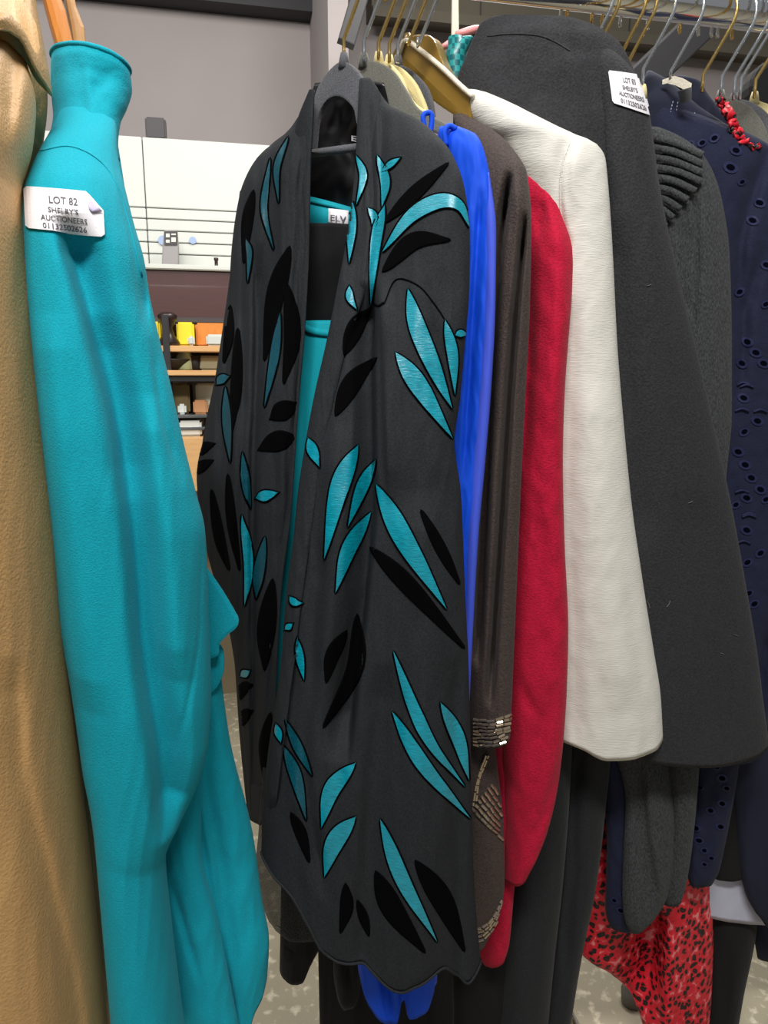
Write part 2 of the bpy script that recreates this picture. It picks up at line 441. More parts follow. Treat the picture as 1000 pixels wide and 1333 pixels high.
def box(name, lo, hi, mat, parent=None, bevel=0.0):
    bm = bmesh.new(); bmesh.ops.create_cube(bm, size=1)
    for v in bm.verts: v.co = Vector([lo[i] + (v.co[i] + 0.5) * (hi[i] - lo[i]) for i in range(3)])
    if bevel: bmesh.ops.bevel(bm, geom=list(bm.edges), offset=bevel, segments=2, affect='EDGES')
    me = bpy.data.meshes.new(name); bm.to_mesh(me); bm.free()
    return link(name, me, mat, parent)
def text_on(name, body, quad, u0, u1, vc, vh, target, mat, parent, lift):
    """printed line: real letter shapes laid on a surface; quad = four corners, u/v inside it"""
    cu = bpy.data.curves.new('t', 'FONT'); cu.body = body; cu.resolution_u = 3; cu.offset = 0.012
    ob = bpy.data.objects.new('t', cu); C.objects.link(ob)
    bpy.context.view_layer.update()
    me0 = bpy.data.meshes.new_from_object(ob.evaluated_get(bpy.context.evaluated_depsgraph_get()))
    co = [v.co.copy() for v in me0.vertices]; fs = [tuple(p.vertices) for p in me0.polygons]
    bpy.data.objects.remove(ob); bpy.data.curves.remove(cu); bpy.data.meshes.remove(me0)
    x0, x1 = min(c.x for c in co), max(c.x for c in co); y0, y1 = 0.0, 0.69
    tree = bvh(target); verts = []
    (ax, ay), (bx_, by), (cx, cy), (dx, dy) = quad
    for c in co:
        u = u0 + (c.x - x0) / (x1 - x0) * (u1 - u0); v = vc + vh / 2 - (c.y - y0) / (y1 - y0) * vh
        px = (ax * (1 - u) + bx_ * u) * (1 - v) + (dx * (1 - u) + cx * u) * v
        py = (ay * (1 - u) + by * u) * (1 - v) + (dy * (1 - u) + cy * u) * v
        h = hit(tree, px, py)
        if h:
            nn = h[1] if h[1].dot(h[2]) < 0 else -h[1]
            verts.append(h[0] + (nn * 0.5 - h[2] * 0.5) * lift * 1.4)
        else: verts.append(Vector(at(px, py, 0.6)))
    return link(name, mesh(verts, fs, False), mat, parent)

# ------------------------------------------------------------------ the setting
Y0 = 0.876                                           # distance of the rail
R_RAIL = 0.020
ZR = at(865, 26, Y0).z + R_RAIL
def struct(o): o['kind'] = 'structure'; return o
struct(box('floor', (-6, -4, -0.1), (8, 5, 0.0), M['concrete']))
WALL_Y = 3.3
struct(box('wall_back', (-6, WALL_Y, 0), (8, WALL_Y + 0.15, 3.6), M['wall']))
# wall strip / pillar and the dark beam at the top, the bulkhead on the right
a0, a1 = at(428, 100, 2.75), at(454, 100, 2.75)
struct(box('trim_1', (a0.x, 2.75, 0), (a1.x, 3.3, 3.6), M['wall']))
zt = at(330, 7, 3.2).z
struct(box('trim_2', (-4, 3.2, zt), (at(430, 5, 3.2).x, 3.3, zt + 0.25), M['dark']))
BY = 3.18
zb = at(560, 22, BY).z
bulk = struct(box('trim_3', (at(484, 20, BY).x, BY, zb), (6, 3.3, zb + 0.9), M['soffit']))
struct(box('trim_4', (at(484, 20, BY).x, BY - 0.03, zb - 0.03), (6, BY, zb + 0.012), M['soffit']))
for px in (625, 820): 
    a = at(px, 12, BY); box('board_joint', (a.x, BY - 0.004, zb + 0.02), (a.x + 0.004, BY, zb + 0.9), M['dark_grey'], bulk)
# black diagonal brace behind the rail, and a dark bar added as the shade by the pillar
def bar(name, p, q, w, d, mat):
    p, q = Vector(p), Vector(q); ax = (q - p).normalized(); s = ax.cross(Vector((0, 1, 0))).normalized() * w / 2
    return slab(name, [p + s, q + s, q - s, p - s], (0, 1, 0), d, mat, None, 0.004)
struct(bar('trim_5', at(925, 20, 1.9), at(822, 118, 1.9), 0.085, 0.05, M['dark']))
struct(bar('shade_bar', at(470, -10, 2.5), at(450, 58, 2.5), 0.055, 0.04, M['dark']))

# white slatwall display panel
def bb(name, x0, y0, x1, y1, Y, dep, mat, parent=None, bevel=0.004):
    a = at(x0, (y0 + y1) / 2, Y); c = at(x1, (y0 + y1) / 2, Y); t = at((x0 + x1) / 2, y0, Y); b = at((x0 + x1) / 2, y1, Y)
    return box(name, (min(a.x, c.x), Y, b.z), (max(a.x, c.x), Y + dep, t.z), mat, parent, bevel)
PY = 2.9
z_top = at(240, 182, PY).z; z_bot = at(240, 352, PY).z
sw = empty('slatwall_panel', (-0.3, PY, z_bot), 'white slatwall display panel behind the wooden counter ledge', 'display panel')
box('backing', (-2.6, PY + 0.012, z_bot), (1.6, PY + 0.06, z_top), M['slat_groove'], sw)
zz = z_top; k = 0
edges = [at(240, y, PY).z for y in (182, 273, 287, 302, 317, 332, 352)]
for a, b in zip(edges, edges[1:]):
    for (xa, xb) in ((-2.6, at(188, 230, PY).x - 0.002), (at(188, 230, PY).x + 0.002, 1.6)):
        box('slat', (xa, PY - 0.008, b + 0.0018), (xb, PY + 0.012, a - 0.0018), M['slat'], sw, 0.002)

# counter
CY = 2.45
cz0, cz1 = at(245, 415, CY).z, at(245, 352, CY).z
ct = empty('display_counter', (-0.3, CY, 0), 'dark brown wooden display counter with a pale ledge', 'counter')
box('apron', (-2.2, CY, cz0), (1.2, CY + 0.03, cz1), M['wood_dark'], ct, 0.003)
box('ledge', (-2.22, CY - 0.012, cz1), (1.22, PY - 0.015, cz1 + 0.016), M['slat'], ct, 0.003)
box('lip', (-2.2, CY - 0.012, cz0 - 0.014), (1.2, CY + 0.03, cz0 + 0.004), M['dark_grey'], ct, 0.003)
# open shelving under the counter
sh = empty('shelving_unit', (-0.3, CY, 0), 'open shelving of pale pine boards under the brown counter', 'shelves')
def board(y0, y1, Y, dep, m, nm='shelf_board'):
    z1, z0 = at(245, y0, Y).z, at(245, y1, Y).z
    return box(nm, (-2.1, Y, z0), (1.1, Y + dep, z1), m, sh, 0.002), z1
SY = CY - 0.14
_, s1 = board(450, 458, SY, 0.42, M['wood_shelf'])
_, s2 = board(482, 489, SY - 0.03, 0.45, M['wood_shelf'])
board(490, 497, SY - 0.02, 0.03, M['dark'], 'cross_rail')
_, s3 = board(540, 544, SY - 0.02, 0.44, M['steel'])
_, s4 = board(556, 560, SY - 0.02, 0.03, M['steel'], 'cross_rail')
_, s5 = board(570, 640, SY - 0.06, 0.48, M['wood_shelf'], 'plinth')
for X in (-2.08, at(214, 480, SY).x, 1.05): box('upright', (X, SY - 0.005, 0), (X + 0.02, SY + 0.03, cz0), M['dark'], sh, 0.002)
box('back_panel', (-2.1, SY + 0.43, 0), (1.1, SY + 0.45, cz0), mottled('dull_board', srgb(120, 108, 84), srgb(150, 138, 110), 5, 0.7), sh)
def item(name, label, cat, x0, x1, y0, zbase, Y, dep, mat, bev=0.006, group=None):
    a, c = at(x0, y0, Y), at(x1, y0, Y)
    o = box(name, (a.x, Y, zbase + 0.0006), (c.x, Y + dep, a.z), mat, None, bev); return tag(o, label, cat, group)
yel = plain('yellow_card', srgb(236, 214, 40), 0.5)
item('yellow_carton', 'yellow carton half hidden behind the teal jacket on the top pine shelf', 'box', 178, 208, 418, s1, SY + 0.04, 0.15, yel)
item('yellow_carton', 'wide yellow carton right of the dark vase on the top pine shelf', 'box', 229, 252, 419, s1, SY + 0.04, 0.15, yel)
item('wooden_crate', 'orange wooden crate against the kimono on the top pine shelf', 'box', 254, 300, 420, s1, SY + 0.075, 0.18, M['wood_orange'])
item('pale_book', 'pale flat book lying in front of the orange wooden crate', 'book', 268, 300, 435, s1, SY + 0.006, 0.06, M['slat'])
item('white_carton', 'small white carton at the foot of the wide yellow carton', 'box', 244, 253, 437, s1, SY + 0.005, 0.03, M['slat'])
def lathe(name, label, cat, px, Y, zb, prof, mat):
    c = at(px, 470, Y); n = 20; v, f = [], []
    for (r, z) in prof:
        for k in range(n): v.append((c.x + r * math.cos(6.2832 * k / n), Y + r * math.sin(6.2832 * k / n), zb + 0.0006 + z))
    for i in range(len(prof) - 1):
        for k in range(n): f.append((i * n + k, i * n + (k + 1) % n, (i + 1) * n + (k + 1) % n, (i + 1) * n + k))
    f.append(list(range(n))[::-1]); f.append(list(range((len(prof) - 1) * n, len(prof) * n)))
    return tag(link(name, mesh(v, f), mat), label, cat)
dkbrown = plain('dark_brown_glaze', srgb(40, 26, 22), 0.35)
lathe('dark_vase', 'dark brown waisted vase on the top pine shelf', 'vase', 221, SY + 0.036, s1, [(0.03, 0), (0.034, 0.01), (0.02, 0.03), (0.014, 0.055), (0.026, 0.075), (0.03, 0.09), (0.018, 0.1)], dkbrown)
lathe('dark_dish', 'shallow black dish on the middle pine shelf', 'dish', 219, SY + 0.08, s2, [(0.03, 0), (0.05, 0.006), (0.075, 0.03), (0.078, 0.034), (0.06, 0.022), (0.02, 0.012)], M['dark'])
lathe('glass_jar', 'pale green jar on the middle pine shelf', 'jar', 241, SY + 0.07, s2, [(0.022, 0), (0.028, 0.004), (0.028, 0.04), (0.02, 0.052), (0.021, 0.06)], plain('pale_green_glaze', srgb(176, 190, 150), 0.2))
lathe('black_cup', 'small black cup beside the pale green jar', 'cup', 254, SY + 0.07, s2, [(0.012, 0), (0.02, 0.006), (0.023, 0.045), (0.021, 0.045), (0.015, 0.01)], M['dark'])
item('grey_tray', 'long greenish grey tray on the middle pine shelf', 'tray', 259, 296, 463, s2, SY + 0.05, 0.2, plain('grey_green', srgb(150, 148, 120), 0.5))
item('olive_box', 'olive brown box on the steel shelf below the pine boards', 'box', 224, 246, 499, s3, SY + 0.06, 0.2, plain('olive_card', srgb(118, 100, 58), 0.6))
item('cream_box', 'cream box on the steel shelf beside the olive one', 'box', 254, 285, 499, s3, SY + 0.08, 0.2, plain('cream_card', srgb(206, 198, 170), 0.6))
item('brown_parcel', 'light brown parcel in front of the cream box', 'box', 251, 270, 521, s3, SY + 0.01, 0.06, plain('kraft_card', srgb(172, 122, 80), 0.6))
item('white_packet', 'small white packet leaning by the olive box', 'box', 231, 242, 526, s3, SY + 0.005, 0.04, M['slat'])
item('white_drawer_box', 'low white storage box on the pine plinth', 'box', 232, 262, 548, s5, SY - 0.015, 0.25, M['slat'])
item('junction_box', 'small dark grey box standing on top of the white slatwall', 'box', 188, 215, 151, z_top, PY + 0.013, 0.046, M['dark_grey'])
# things on the ledge
LZ = cz1 + 0.016
pouch = empty('printed_pouch', at(222, 345, 2.8), 'small printed grey pouch standing against the slatwall', 'pouch')
pb = [at(x, y, 2.80) for x, y in ((211, 346), (233, 346), (233, 322), (231, 300), (214, 300), (212, 322))]
slab('bag', pb, (0, 1, 0), 0.03, plain('grey_film', srgb(140, 136, 136), 0.4), pouch, 0.004)
slab('header_card', [at(x, y, 2.782) for x, y in ((214, 319), (231, 319), (231, 301), (214, 301))], (0, 1, 0), 0.002, M['dark_grey'], pouch)
for (x0, y0, x1, y1) in ((216, 304, 221, 309), (223, 304, 229, 306), (223, 309, 229, 315), (216, 312, 221, 316)):
    slab('print_mark', [at(x, y, 2.780) for x, y in ((x0, y1), (x1, y1), (x1, y0), (x0, y0))], (0, 1, 0), 0.001, M['slat'], pouch)
bl = plain('blue_print', srgb(150, 170, 206), 0.5)
for i, (px, py, r) in enumerate(((212, 313, 0.017), (251, 313, 0.013))):
    c = at(px, py, PY - 0.012)
    o = slab('round_sticker', [c + Vector((r * math.cos(t * 0.3927), 0, r * math.sin(t * 0.3927))) for t in range(16)], (0, 1, 0), 0.004, bl, None)
    tag(o, ['pale blue round sticker left of the printed pouch', 'pale blue round sticker alone on the slatwall near the kimono'][i], 'sticker')
lathe('orange_bowl', 'upturned orange bowl on the pale counter ledge', 'bowl', 273, 2.7, LZ, [(0.055, 0), (0.053, 0.012), (0.042, 0.024), (0.018, 0.031)], M['wood_orange'])
lathe('little_bottle', 'little brown bottle on the ledge next to the kimono shoulder', 'bottle', 287, 2.75, LZ, [(0.012, 0), (0.013, 0.03), (0.006, 0.045), (0.006, 0.06), (0.008, 0.062), (0.008, 0.07)], dkbrown)

# ------------------------------------------------------------------ the clothes rail
rail = empty('clothes_rail', (0.2, Y0, 0), 'chrome clothes rail carrying the hangers, with floor feet', 'rail')
tube('rail_tube', [(-0.95 + i * 0.1, Y0, ZR) for i in range(28)], R_RAIL, M['chrome'], rail, 24)
for X in (-0.93, 1.73):
    tube('post', [(X, Y0, 0.03), (X, Y0, 0.8), (X, Y0, ZR)], 0.016, M['chrome'], rail, 16)
    tube('foot', [(X, Y0 - 0.28, 0.03), (X, Y0, 0.03), (X, Y0 + 0.28, 0.03)], 0.016, M['chrome'], rail, 16)
fp, fq = on_floor(733, 1305, 0.10), on_floor(790, 1420, 0.10)
tube('base_bar', [fp, (fp + fq) / 2, fq], 0.010, M['chrome'], rail, 12)
fl = on_floor(822, 1306, 0.0)
lathe('rail_caster', 'grey rubber caster foot on the concrete below the leopard dress', 'caster', 0, 1, 0, [(0.01, 0), (0.02, 0.004), (0.022, 0.03), (0.012, 0.04), (0.012, 0.06)], plain('grey_rubber', srgb(96, 94, 88), 0.5)).location = (0, 0, 0)
cst = bpy.data.objects['rail_caster']; c0 = at(0, 470, 1)
cst.location = (fl.x - c0.x, fl.y - 1.0, 0)

# ------------------------------------------------------------------ hangers
def hook(parent, px, py, metal, theta=35):
    """wire hook: shaft from the hanger neck up, bent out and over the rail"""
    p = at(px, py, Y0); th = math.radians(theta); n = Vector((math.sin(th), -math.cos(th), 0))
    r = 0.034; cz = ZR + R_RAIL + 0.002 - r
    pts = [p.copy()]
    zb = cz - r - 0.030
    base = Vector((p.x, Y0, 0))
    if p.z < zb - 0.01: pts.append(base + Vector((0, 0, (p.z + zb) / 2)))
    pts.append(base + Vector((0, 0, zb)))
    pts.append(base + n * 0.004 + Vector((0, 0, zb + 0.006)))
    for ph in range(-25, 206, 11):
        a = math.radians(ph); pts.append(base + n * r * math.cos(a) + Vector((0, 0, cz + r * math.sin(a))))
    return tube('hook', pts, 0.0021, M[metal], parent, 8)
def hanger(px, py, metal, label, theta=35, outline=None, mat='velvet_grey', depth=0.0, slope=0.0011, thick=0.007, group=None):
    h = empty('clothes_hanger', at(px, py, Y0), label, 'hanger', group)
    hook(h, px, py - 2, metal, theta)
    if outline:
        pts = [at(x, y, Y0 + depth - (x - px) * slope) for x, y in outline]
        nrm = (pts[1] - pts[0]).cross(pts[2] - pts[1])
        nrm = Vector((pts[-1] - pts[0])).cross(Vector((0, 0, 1)))
        a, b = min(pts, key=lambda p: p.x), max(pts, key=lambda p: p.x)
        nrm = Vector((b.x - a.x, b.y - a.y, 0)).cross(Vector((0, 0, 1))).normalized()
        pl = [Vector((p.x, p.y, p.z)) for p in pts]
        slab('body', pl, nrm, thick, M[mat], h, 0.002)
        pn = at(px, py, Y0 + depth)
        tube('neck', [pn + Vector((0, 0, -0.006)), pn + Vector((0, 0, 0.004)), pn + Vector((0, 0, 0.010))], [0.007, 0.0055, 0.004], M[mat], h, 12)
    return h
def spline(pts, k=5):
    n = len(pts); return [bez(pts, i / ((n - 1) * k)) for i in range((n - 1) * k + 1)]
def spline_closed(*runs):
    out = []
    for r in runs: out += spline(r)
    return out
kh = hanger(448, 82, 'brass', 'grey velvet hanger holding the black leaf-pattern kimono', 40,
    spline_closed([(404, 196), (406, 160), (414, 120), (430, 94), (448, 81), (466, 92), (480, 116), (500, 150), (545, 185)], [(545, 200), (500, 176), (470, 168), (462, 142), (445, 127), (428, 132), (416, 155), (411, 196)]), 'velvet_grey', 0.0, 0.0008, 0.008)
tube('trouser_bar', [at(404, 200, 0.905), at(436, 196, 0.875), at(480, 190, 0.84)], 0.0045, M['velvet_grey'], kh, 10)
hanger(474, 82, 'steel', 'olive-grey velvet hanger carrying the royal blue top', 40,
    spline_closed([(470, 100), (474, 84), (488, 80), (512, 92), (530, 118), (546, 142), (575, 158), (606, 176)], [(606, 190), (578, 178), (540, 160), (505, 140), (478, 118)]), 'velvet_taupe', 0.012, 0.0007)
hanger(493, 80, 'brass', 'cream velvet hanger whose hump shows beside the olive-grey one', 40,
    spline_closed([(486, 92), (493, 82), (506, 82), (522, 98), (532, 122), (545, 138), (562, 146)], [(562, 154), (538, 146), (520, 124), (505, 102)]), 'velvet_cream', 0.024, 0.0010)
hanger(507, 84, 'brass', 'second cream velvet hanger, between two grey ones', 40,
    spline_closed([(500, 92), (507, 85), (522, 88), (540, 106), (552, 130), (558, 148)], [(550, 148), (536, 124), (520, 104)]), 'velvet_cream', 0.036, 0.0010)
hanger(518, 84, 'steel', 'dark grey velvet hanger tucked behind the cream pair', 40,
    spline_closed([(512, 92), (518, 85), (534, 90), (554, 110), (563, 132), (566, 152)], [(556, 152), (544, 124), (526, 100)]), 'velvet_grey', 0.048, 0.0010)
gh = hanger(531, 56, 'brass', 'glossy gold padded hanger with white ribbon carrying the white jacket', 40,
    spline_closed([(512, 82), (522, 62), (532, 51), (556, 47), (570, 54), (580, 80), (592, 100), (618, 122)], [(618, 160), (596, 152), (560, 126), (534, 92)]), 'gold_satin', 0.058, 0.0010, 0.016)
tube('ribbon', [at(x, y, Y0 + 0.045 - (x - 531) * 0.0010) for x, y in spline([(520, 70), (528, 53), (548, 66), (575, 88), (600, 112), (616, 126)])], 0.0030, M['strap_white'], gh, 8)
hanger(544, 50, 'steel', 'thin steel wire hook rising behind the gold padded hanger', 40)
hk = [(762, 44, 'steel', 'leftmost of the steel hooks above the black coat collar'), (770, 48, 'brass', 'brass hook next to the steel one above the coat collar'),
      (802, 66, 'brass', 'brass hook over the black coat shoulder, middle of three'), (815, 80, 'brass', 'brass hook nearest the lot sticker on the black coat'),
      (914, 122, 'brass', 'brass hook rising behind the navy jacket collar')]
for px, py, mt, lb in hk: hanger(px, py, mt, lb, 38)
nh = hanger(873, 104, 'steel', 'steel hanger with wooden bar inside the navy jacket collar', 38)
slab('bar', [at(x, y, Y0 - (x - 873) * 0.0008) for x, y in ((866, 103), (874, 100), (885, 103), (897, 110), (896, 116), (884, 110), (872, 107), (866, 109))], (0.5, -0.8, 0), 0.008, M['strap_white'], nh, 0.001)
slab('clip', [at(x, y, Y0 - (x - 873) * 0.0008) for x, y in ((886, 118), (897, 114), (897, 130), (890, 134))], (0.5, -0.8, 0), 0.008, M['chrome'], nh, 0.001)
hanger(938, 128, 'steel', 'grey velvet hanger at the red ruffled neckline', 38,
    spline_closed([(930, 136), (938, 127), (955, 129), (978, 142), (996, 168), (1004, 200)], [(990, 215), (960, 200), (935, 170)]), 'velvet_taupe', 0.044, 0.0002)
hanger(955, 132, 'steel', 'grey velvet hanger just behind the one at the red neckline', 38,
    spline_closed([(948, 140), (956, 131), (974, 132), (996, 146), (1012, 168)], [(1004, 190), (980, 165), (960, 148)]), 'velvet_grey', 0.058, 0.0002)
hanger(963, 132, 'steel', 'bright steel hook, rightmost of the steel pair', 38)
hanger(982, 130, 'brass', 'cream velvet hanger with a brass hook at the right picture edge', 38,
    spline_closed([(976, 136), (982, 129), (990, 133), (1005, 140), (1030, 165)], [(1025, 180), (1000, 158), (984, 146)]), 'velvet_cream', 0.070, 0.0002)
ch = hanger(836, 122, 'steel', 'cream velvet hanger poking out of the charcoal sweater shoulder', 38,
    spline_closed([(900, 215), (925, 226), (942, 236), (958, 250), (968, 275), (970, 310), (966, 345), (955, 358), (944, 352)], [(940, 320), (925, 270), (900, 240)]), 'velvet_cream', 0.002, -0.00005, 0.010)
# black round thing behind the last hangers
bp_ = at(1000, 120, 1.3); o = slab('black_hat', [bp_ + Vector((0.05 * math.cos(t * 0.2618), 0, 0.05 * math.sin(t * 0.2618))) for t in range(24)], (0.2, 1, 0), 0.05, M['black_cloth'], None, 0.012)
tag(o, 'round black felt shape behind the last cream hanger', 'hat')
# varnished wooden hanger of the teal jacket
wh = empty('clothes_hanger', at(85, 40, Y0), 'varnished orange wooden hanger in the teal jacket collar', 'hanger')
pa = [(40, -70), (56, 0), (64, 30), (73, 62), (84, 80), (100, 80), (93, 50), (86, 20), (79, 0), (66, -60)]
slab('arm', [at(x, y, 0.84) for x, y in pa], (0.25, -1, 0.1), 0.022, M['wood_orange'], wh, 0.006)
pa = [(70, -60), (84, 0), (92, 40), (96, 70), (112, 70), (110, 40), (100, 14), (90, -30), (86, -60)]
slab('arm', [at(x, y, 0.875) for x, y in pa], (0.25, -1, 0.1), 0.016, wood('pale_wood', srgb(190, 140, 88), srgb(206, 160, 108)), wh, 0.004)
hook(wh, 62, -72, 'steel', 30)

# ------------------------------------------------------------------ garments (left to right along the rail)
def garment(name, label, cat, px, py, Y): return empty(name, at(px, py, Y), label, cat)

# --- tan leather coat
g = garment('leather_coat', 'tan leather coat at the left picture edge', 'coat', 30, 1333, 0.7)
loft('sleeve', [(62, -60, 26, .70, .74, .03), (90, -90, 37, .66, .72, .045), (140, -110, 47, .62, .70, .055), (190, -120, 43, .60, .68, .06), (250, -125, 30, .58, .67, .06), (300, -125, 34, .57, .665, .06),
      (400, -120, 46, .56, .66, .06), (550, -110, 64, .55, .655, .06), (700, -95, 82, .55, .65, .06), (850, -80, 93, .55, .65, .06), (1000, -70, 106, .55, .65, .06), (1150, -60, 122, .55, .65, .06), (1360, -50, 144, .55, .65, .06)],
     M['tan_leather'], g, folds=[([(5, 830), (14, 950), (45, 1080), (85, 1250), (95, 1340)], 26, 12, .006), ([(-2, 250), (10, 255), (22, 262)], 8, 8, .008), ([(30, 60), (12, 130), (8, 200)], 14, 12, .008),
      ([(70, 560), (82, 760), (98, 900)], 8, 6, .003)], wrinkle=(.0010, 90, 400, 3))
loft('body', [(70, -60, 56, .80, .84, .02), (130, -80, 62, .78, .82, .03), (250, -80, 50, .75, .78, .04), (600, -60, 84, .72, .74, .04), (900, -50, 108, .70, .72, .04), (1000, -40, 116, .70, .71, .04), (1360, -20, 152, .70, .70, .04)],
     M['tan_leather'], g, folds=[([(104, 940), (110, 1000), (128, 1150)], 5, 5, .006)], wrinkle=(.003, 40, 60, 5))
loft('collar', [(-60, -120, 40, .62, .78, .02), (0, -120, 47, .60, .76, .024), (40, -120, 56, .59, .74, .024), (70, -120, 63, .58, .73, .022), (84, -120, 65, .58, .73, .02)], M['tan_leather'], g,
     hemwave=[(-1, -22), (-.4, -16), (.3, -20), (.55, -14), (.8, 14), (1, 30)], folds=[([(20, -50), (28, 20), (40, 80)], 14, 10, .006)], wrinkle=(.002, 50, 60, 9), dpy=3)

# --- teal wool jacket
g = garment('wool_jacket', 'teal wool jacket with stand collar and a lot sticker on its shoulder', 'jacket', 180, 1333, 0.68)
teal = M['teal_wool']
loft('collar', [(70, 67, 169, .835, .80, .040), (85, 66, 171, .83, .80, .041), (100, 66, 172, .83, .80, .041), (125, 67, 166, .825, .79, .039), (150, 69, 157, .82, .78, .037), (180, 64, 154, .80, .77, .036), (205, 58, 156, .78, .76, .034)],
     teal, g, tilt=[(60, 24), (150, 10), (205, 4)], folds=[([(150, 92), (140, 105), (128, 125), (118, 150)], 12, 9, .006), ([(112, 90), (118, 130), (121, 200)], 5, 9, -.004)], wrinkle=(.001, 60, 60, 2), dpy=2.5, inner=False)
rim = [Vector(p) for p in HEM['top']]
tube('collar_rim', rim, 0.0022, teal, g, 8, True)
slv = loft('sleeve', [(140, 80, 148, .80, .79, .018), (170, 66, 152, .77, .76, .028), (195, 52, 153, .73, .74, .036), (225, 38, 158, .69, .72, .042), (250, 31, 164, .67, .70, .046), (290, 30, 174, .65, .685, .048), (340, 32, 188, .64, .675, .05),
      (385, 34, 195, .635, .67, .05), (430, 38, 205, .63, .665, .05), (500, 45, 222, .625, .66, .05), (580, 54, 240, .62, .655, .05), (640, 60, 255, .62, .65, .05), (690, 65, 267, .62, .65, .05), (740, 70, 270, .62, .65, .05),
      (800, 75, 272, .62, .65, .05), (900, 92, 275, .62, .65, .05), (960, 101, 272, .62, .65, .048), (1010, 108, 261, .62, .65, .046), (1050, 116, 244, .62, .65, .044), (1090, 122, 222, .62, .65, .042), (1110, 124, 216, .62, .65, .04), (1200, 132, 224, .62, .65, .04), (1360, 146, 244, .62, .65, .042)],
     teal, g, folds=[([(82, 300), (98, 350), (125, 450), (152, 560), (172, 700), (184, 840), (204, 960), (214, 1060)], 13, 32, .036),
      ([(128, 420), (150, 520), (160, 640)], 20, 34, .008), ([(190, 360), (188, 380), (193, 432)], 8, 5, .010), ([(196, 440), (205, 520), (232, 620)], 3, 10, .005),
      ([(262, 700), (258, 800), (240, 900), (224, 960)], 3, 4, .0022), ([(84, 190), (120, 180), (121, 200), (124, 205)], 20, 4, .0), ([(148, 215), (172, 330), (184, 420)], 3, 6, .003),
      ([(60, 420), (80, 620), (112, 900)], 22, 22, -.007), ([(190, 520), (214, 700), (228, 860)], 24, 22, -.008)], wrinkle=(.0010, 70, 300, 11))
bod = loft('body', [(190, 100, 154, .84, .80, .02), (300, 110, 172, .82, .75, .03), (500, 120, 218, .80, .74, .035), (700, 130, 262, .78, .73, .035), (850, 140, 284, .77, .73, .035), (960, 150, 299, .76, .73, .036), (1090, 165, 330, .75, .73, .038), (1180, 175, 342, .745, .725, .04), (1240, 180, 351, .74, .72, .04), (1290, 185, 349, .74, .72, .036)],
     teal, g, hemwave=[(-1, 60), (.2, 50), (.62, 40), (.78, 8), (.9, -6), (1, -26)], folds=[([(222, 1050), (236, 1150), (252, 1230)], 5, 5, .006), ([(262, 900), (266, 1000), (285, 1120), (300, 1290)], 7, 16, .010), ([(250, 1000), (268, 1100), (292, 1230), (310, 1320)], 12, 5, .008)], wrinkle=(.0018, 50, 160, 4))
loft('front_facing', [(880, 150, 230, .735, .715, .02), (1000, 170, 262, .73, .71, .025), (1100, 185, 262, .72, .70, .026), (1200, 195, 284, .715, .695, .027), (1360, 210, 316, .71, .69, .028)], teal, g,
     folds=[([(222, 1130), (236, 1180), (256, 1250)], 4, 7, .006)], wrinkle=(.0015, 50, 160, 8))
pf = [(262, 728), (272, 742), (290, 768), (306, 795), (311, 806), (308, 816), (296, 826), (286, 838), (284, 852), (262, 860)]
slab('pocket_flap', [at(x, y, .70) for x, y in spline(pf, 4)], (0.1, -1, 0), .010, teal, g, .004)
pf = [(262, 836), (288, 840), (292, 868), (286, 888), (276, 900), (262, 905)]
slab('pocket_welt', [at(x, y, .712) for x, y in spline(pf, 4)], (0.1, -1, 0), .010, teal, g, .004)
# shoulder seam piping
def seam(pts, target, w=1.6, mat=None, lift=0.0006, name='seam'):
    P = spline(pts, 8); gr = []
    for i, (x, y) in enumerate(P):
        x1, y1 = P[max(0, i - 1)]; x2, y2 = P[min(len(P) - 1, i + 1)]; l = math.hypot(x2 - x1, y2 - y1) or 1
        nx, ny = -(y2 - y1) / l, (x2 - x1) / l
        gr.append([[x + nx * w * c, y + ny * w * c] for c in (-.5, 0, .5)])
    return patch(name, gr, target, mat or target.data.materials[0], target, lift, .0008)
seam([(52, 196), (90, 190), (125, 205), (150, 235), (168, 290), (185, 360)], slv, 2.0)

def sticker(parent, target, quad, lines, cut=True, lift=.0016):
    (ax, ay), (bx_, by), (cx, cy), (dx, dy) = quad
    def q(u, v): return [(ax * (1 - u) + bx_ * u) * (1 - v) + (dx * (1 - u) + cx * u) * v, (ay * (1 - u) + by * u) * (1 - v) + (dy * (1 - u) + cy * u) * v]
    gr = []
    for i in range(25):
        u = i / 24; e = 0.05; r = 0.0
        if u < .04: r = .06 * (1 - u / .04)
        rb = r if u < .5 else (.06 * (u - .96) / .04 if u > .96 else 0)
        top = max(r, (u - .80) / .20 * .40) if cut and u > .80 else (r if u < .5 else rb)
        gr.append([q(u, top + (1 - rb - top) * j / 10) for j in range(11)])
    s = patch('lot_sticker', gr, target, M['paper'], parent, lift, .0006, smooth=False)
    s['label'] = 'white paper lot sticker with grey print'
    if cut:
        fl = patch('peeled_corner', [[q(.81 + .17 * a * (1 - b * .75), .08 + .40 * a * .9 + .32 * b * (1 - a * .9)) for a in (0, .25, .5, .75, 1)] for b in (0, .25, .5, .75, 1)], target, M['paper_back'], s, lift + .0012, .0004)
    for body, u0, u1, vc, vh in lines:
        text_on('lettering', body, quad, u0, u1, vc, vh, s, M['ink'], s, .0004)
    return s
sticker(g, slv, ((32, 243), (132, 252), (136, 309), (35, 297)), [('LOT 82', .31, .68, .25, .165), ("SHELBY'S", .29, .68, .49, .115), ('AUCTIONEERS', .19, .79, .69, .125), ('01132502626', .21, .78, .88, .125)])

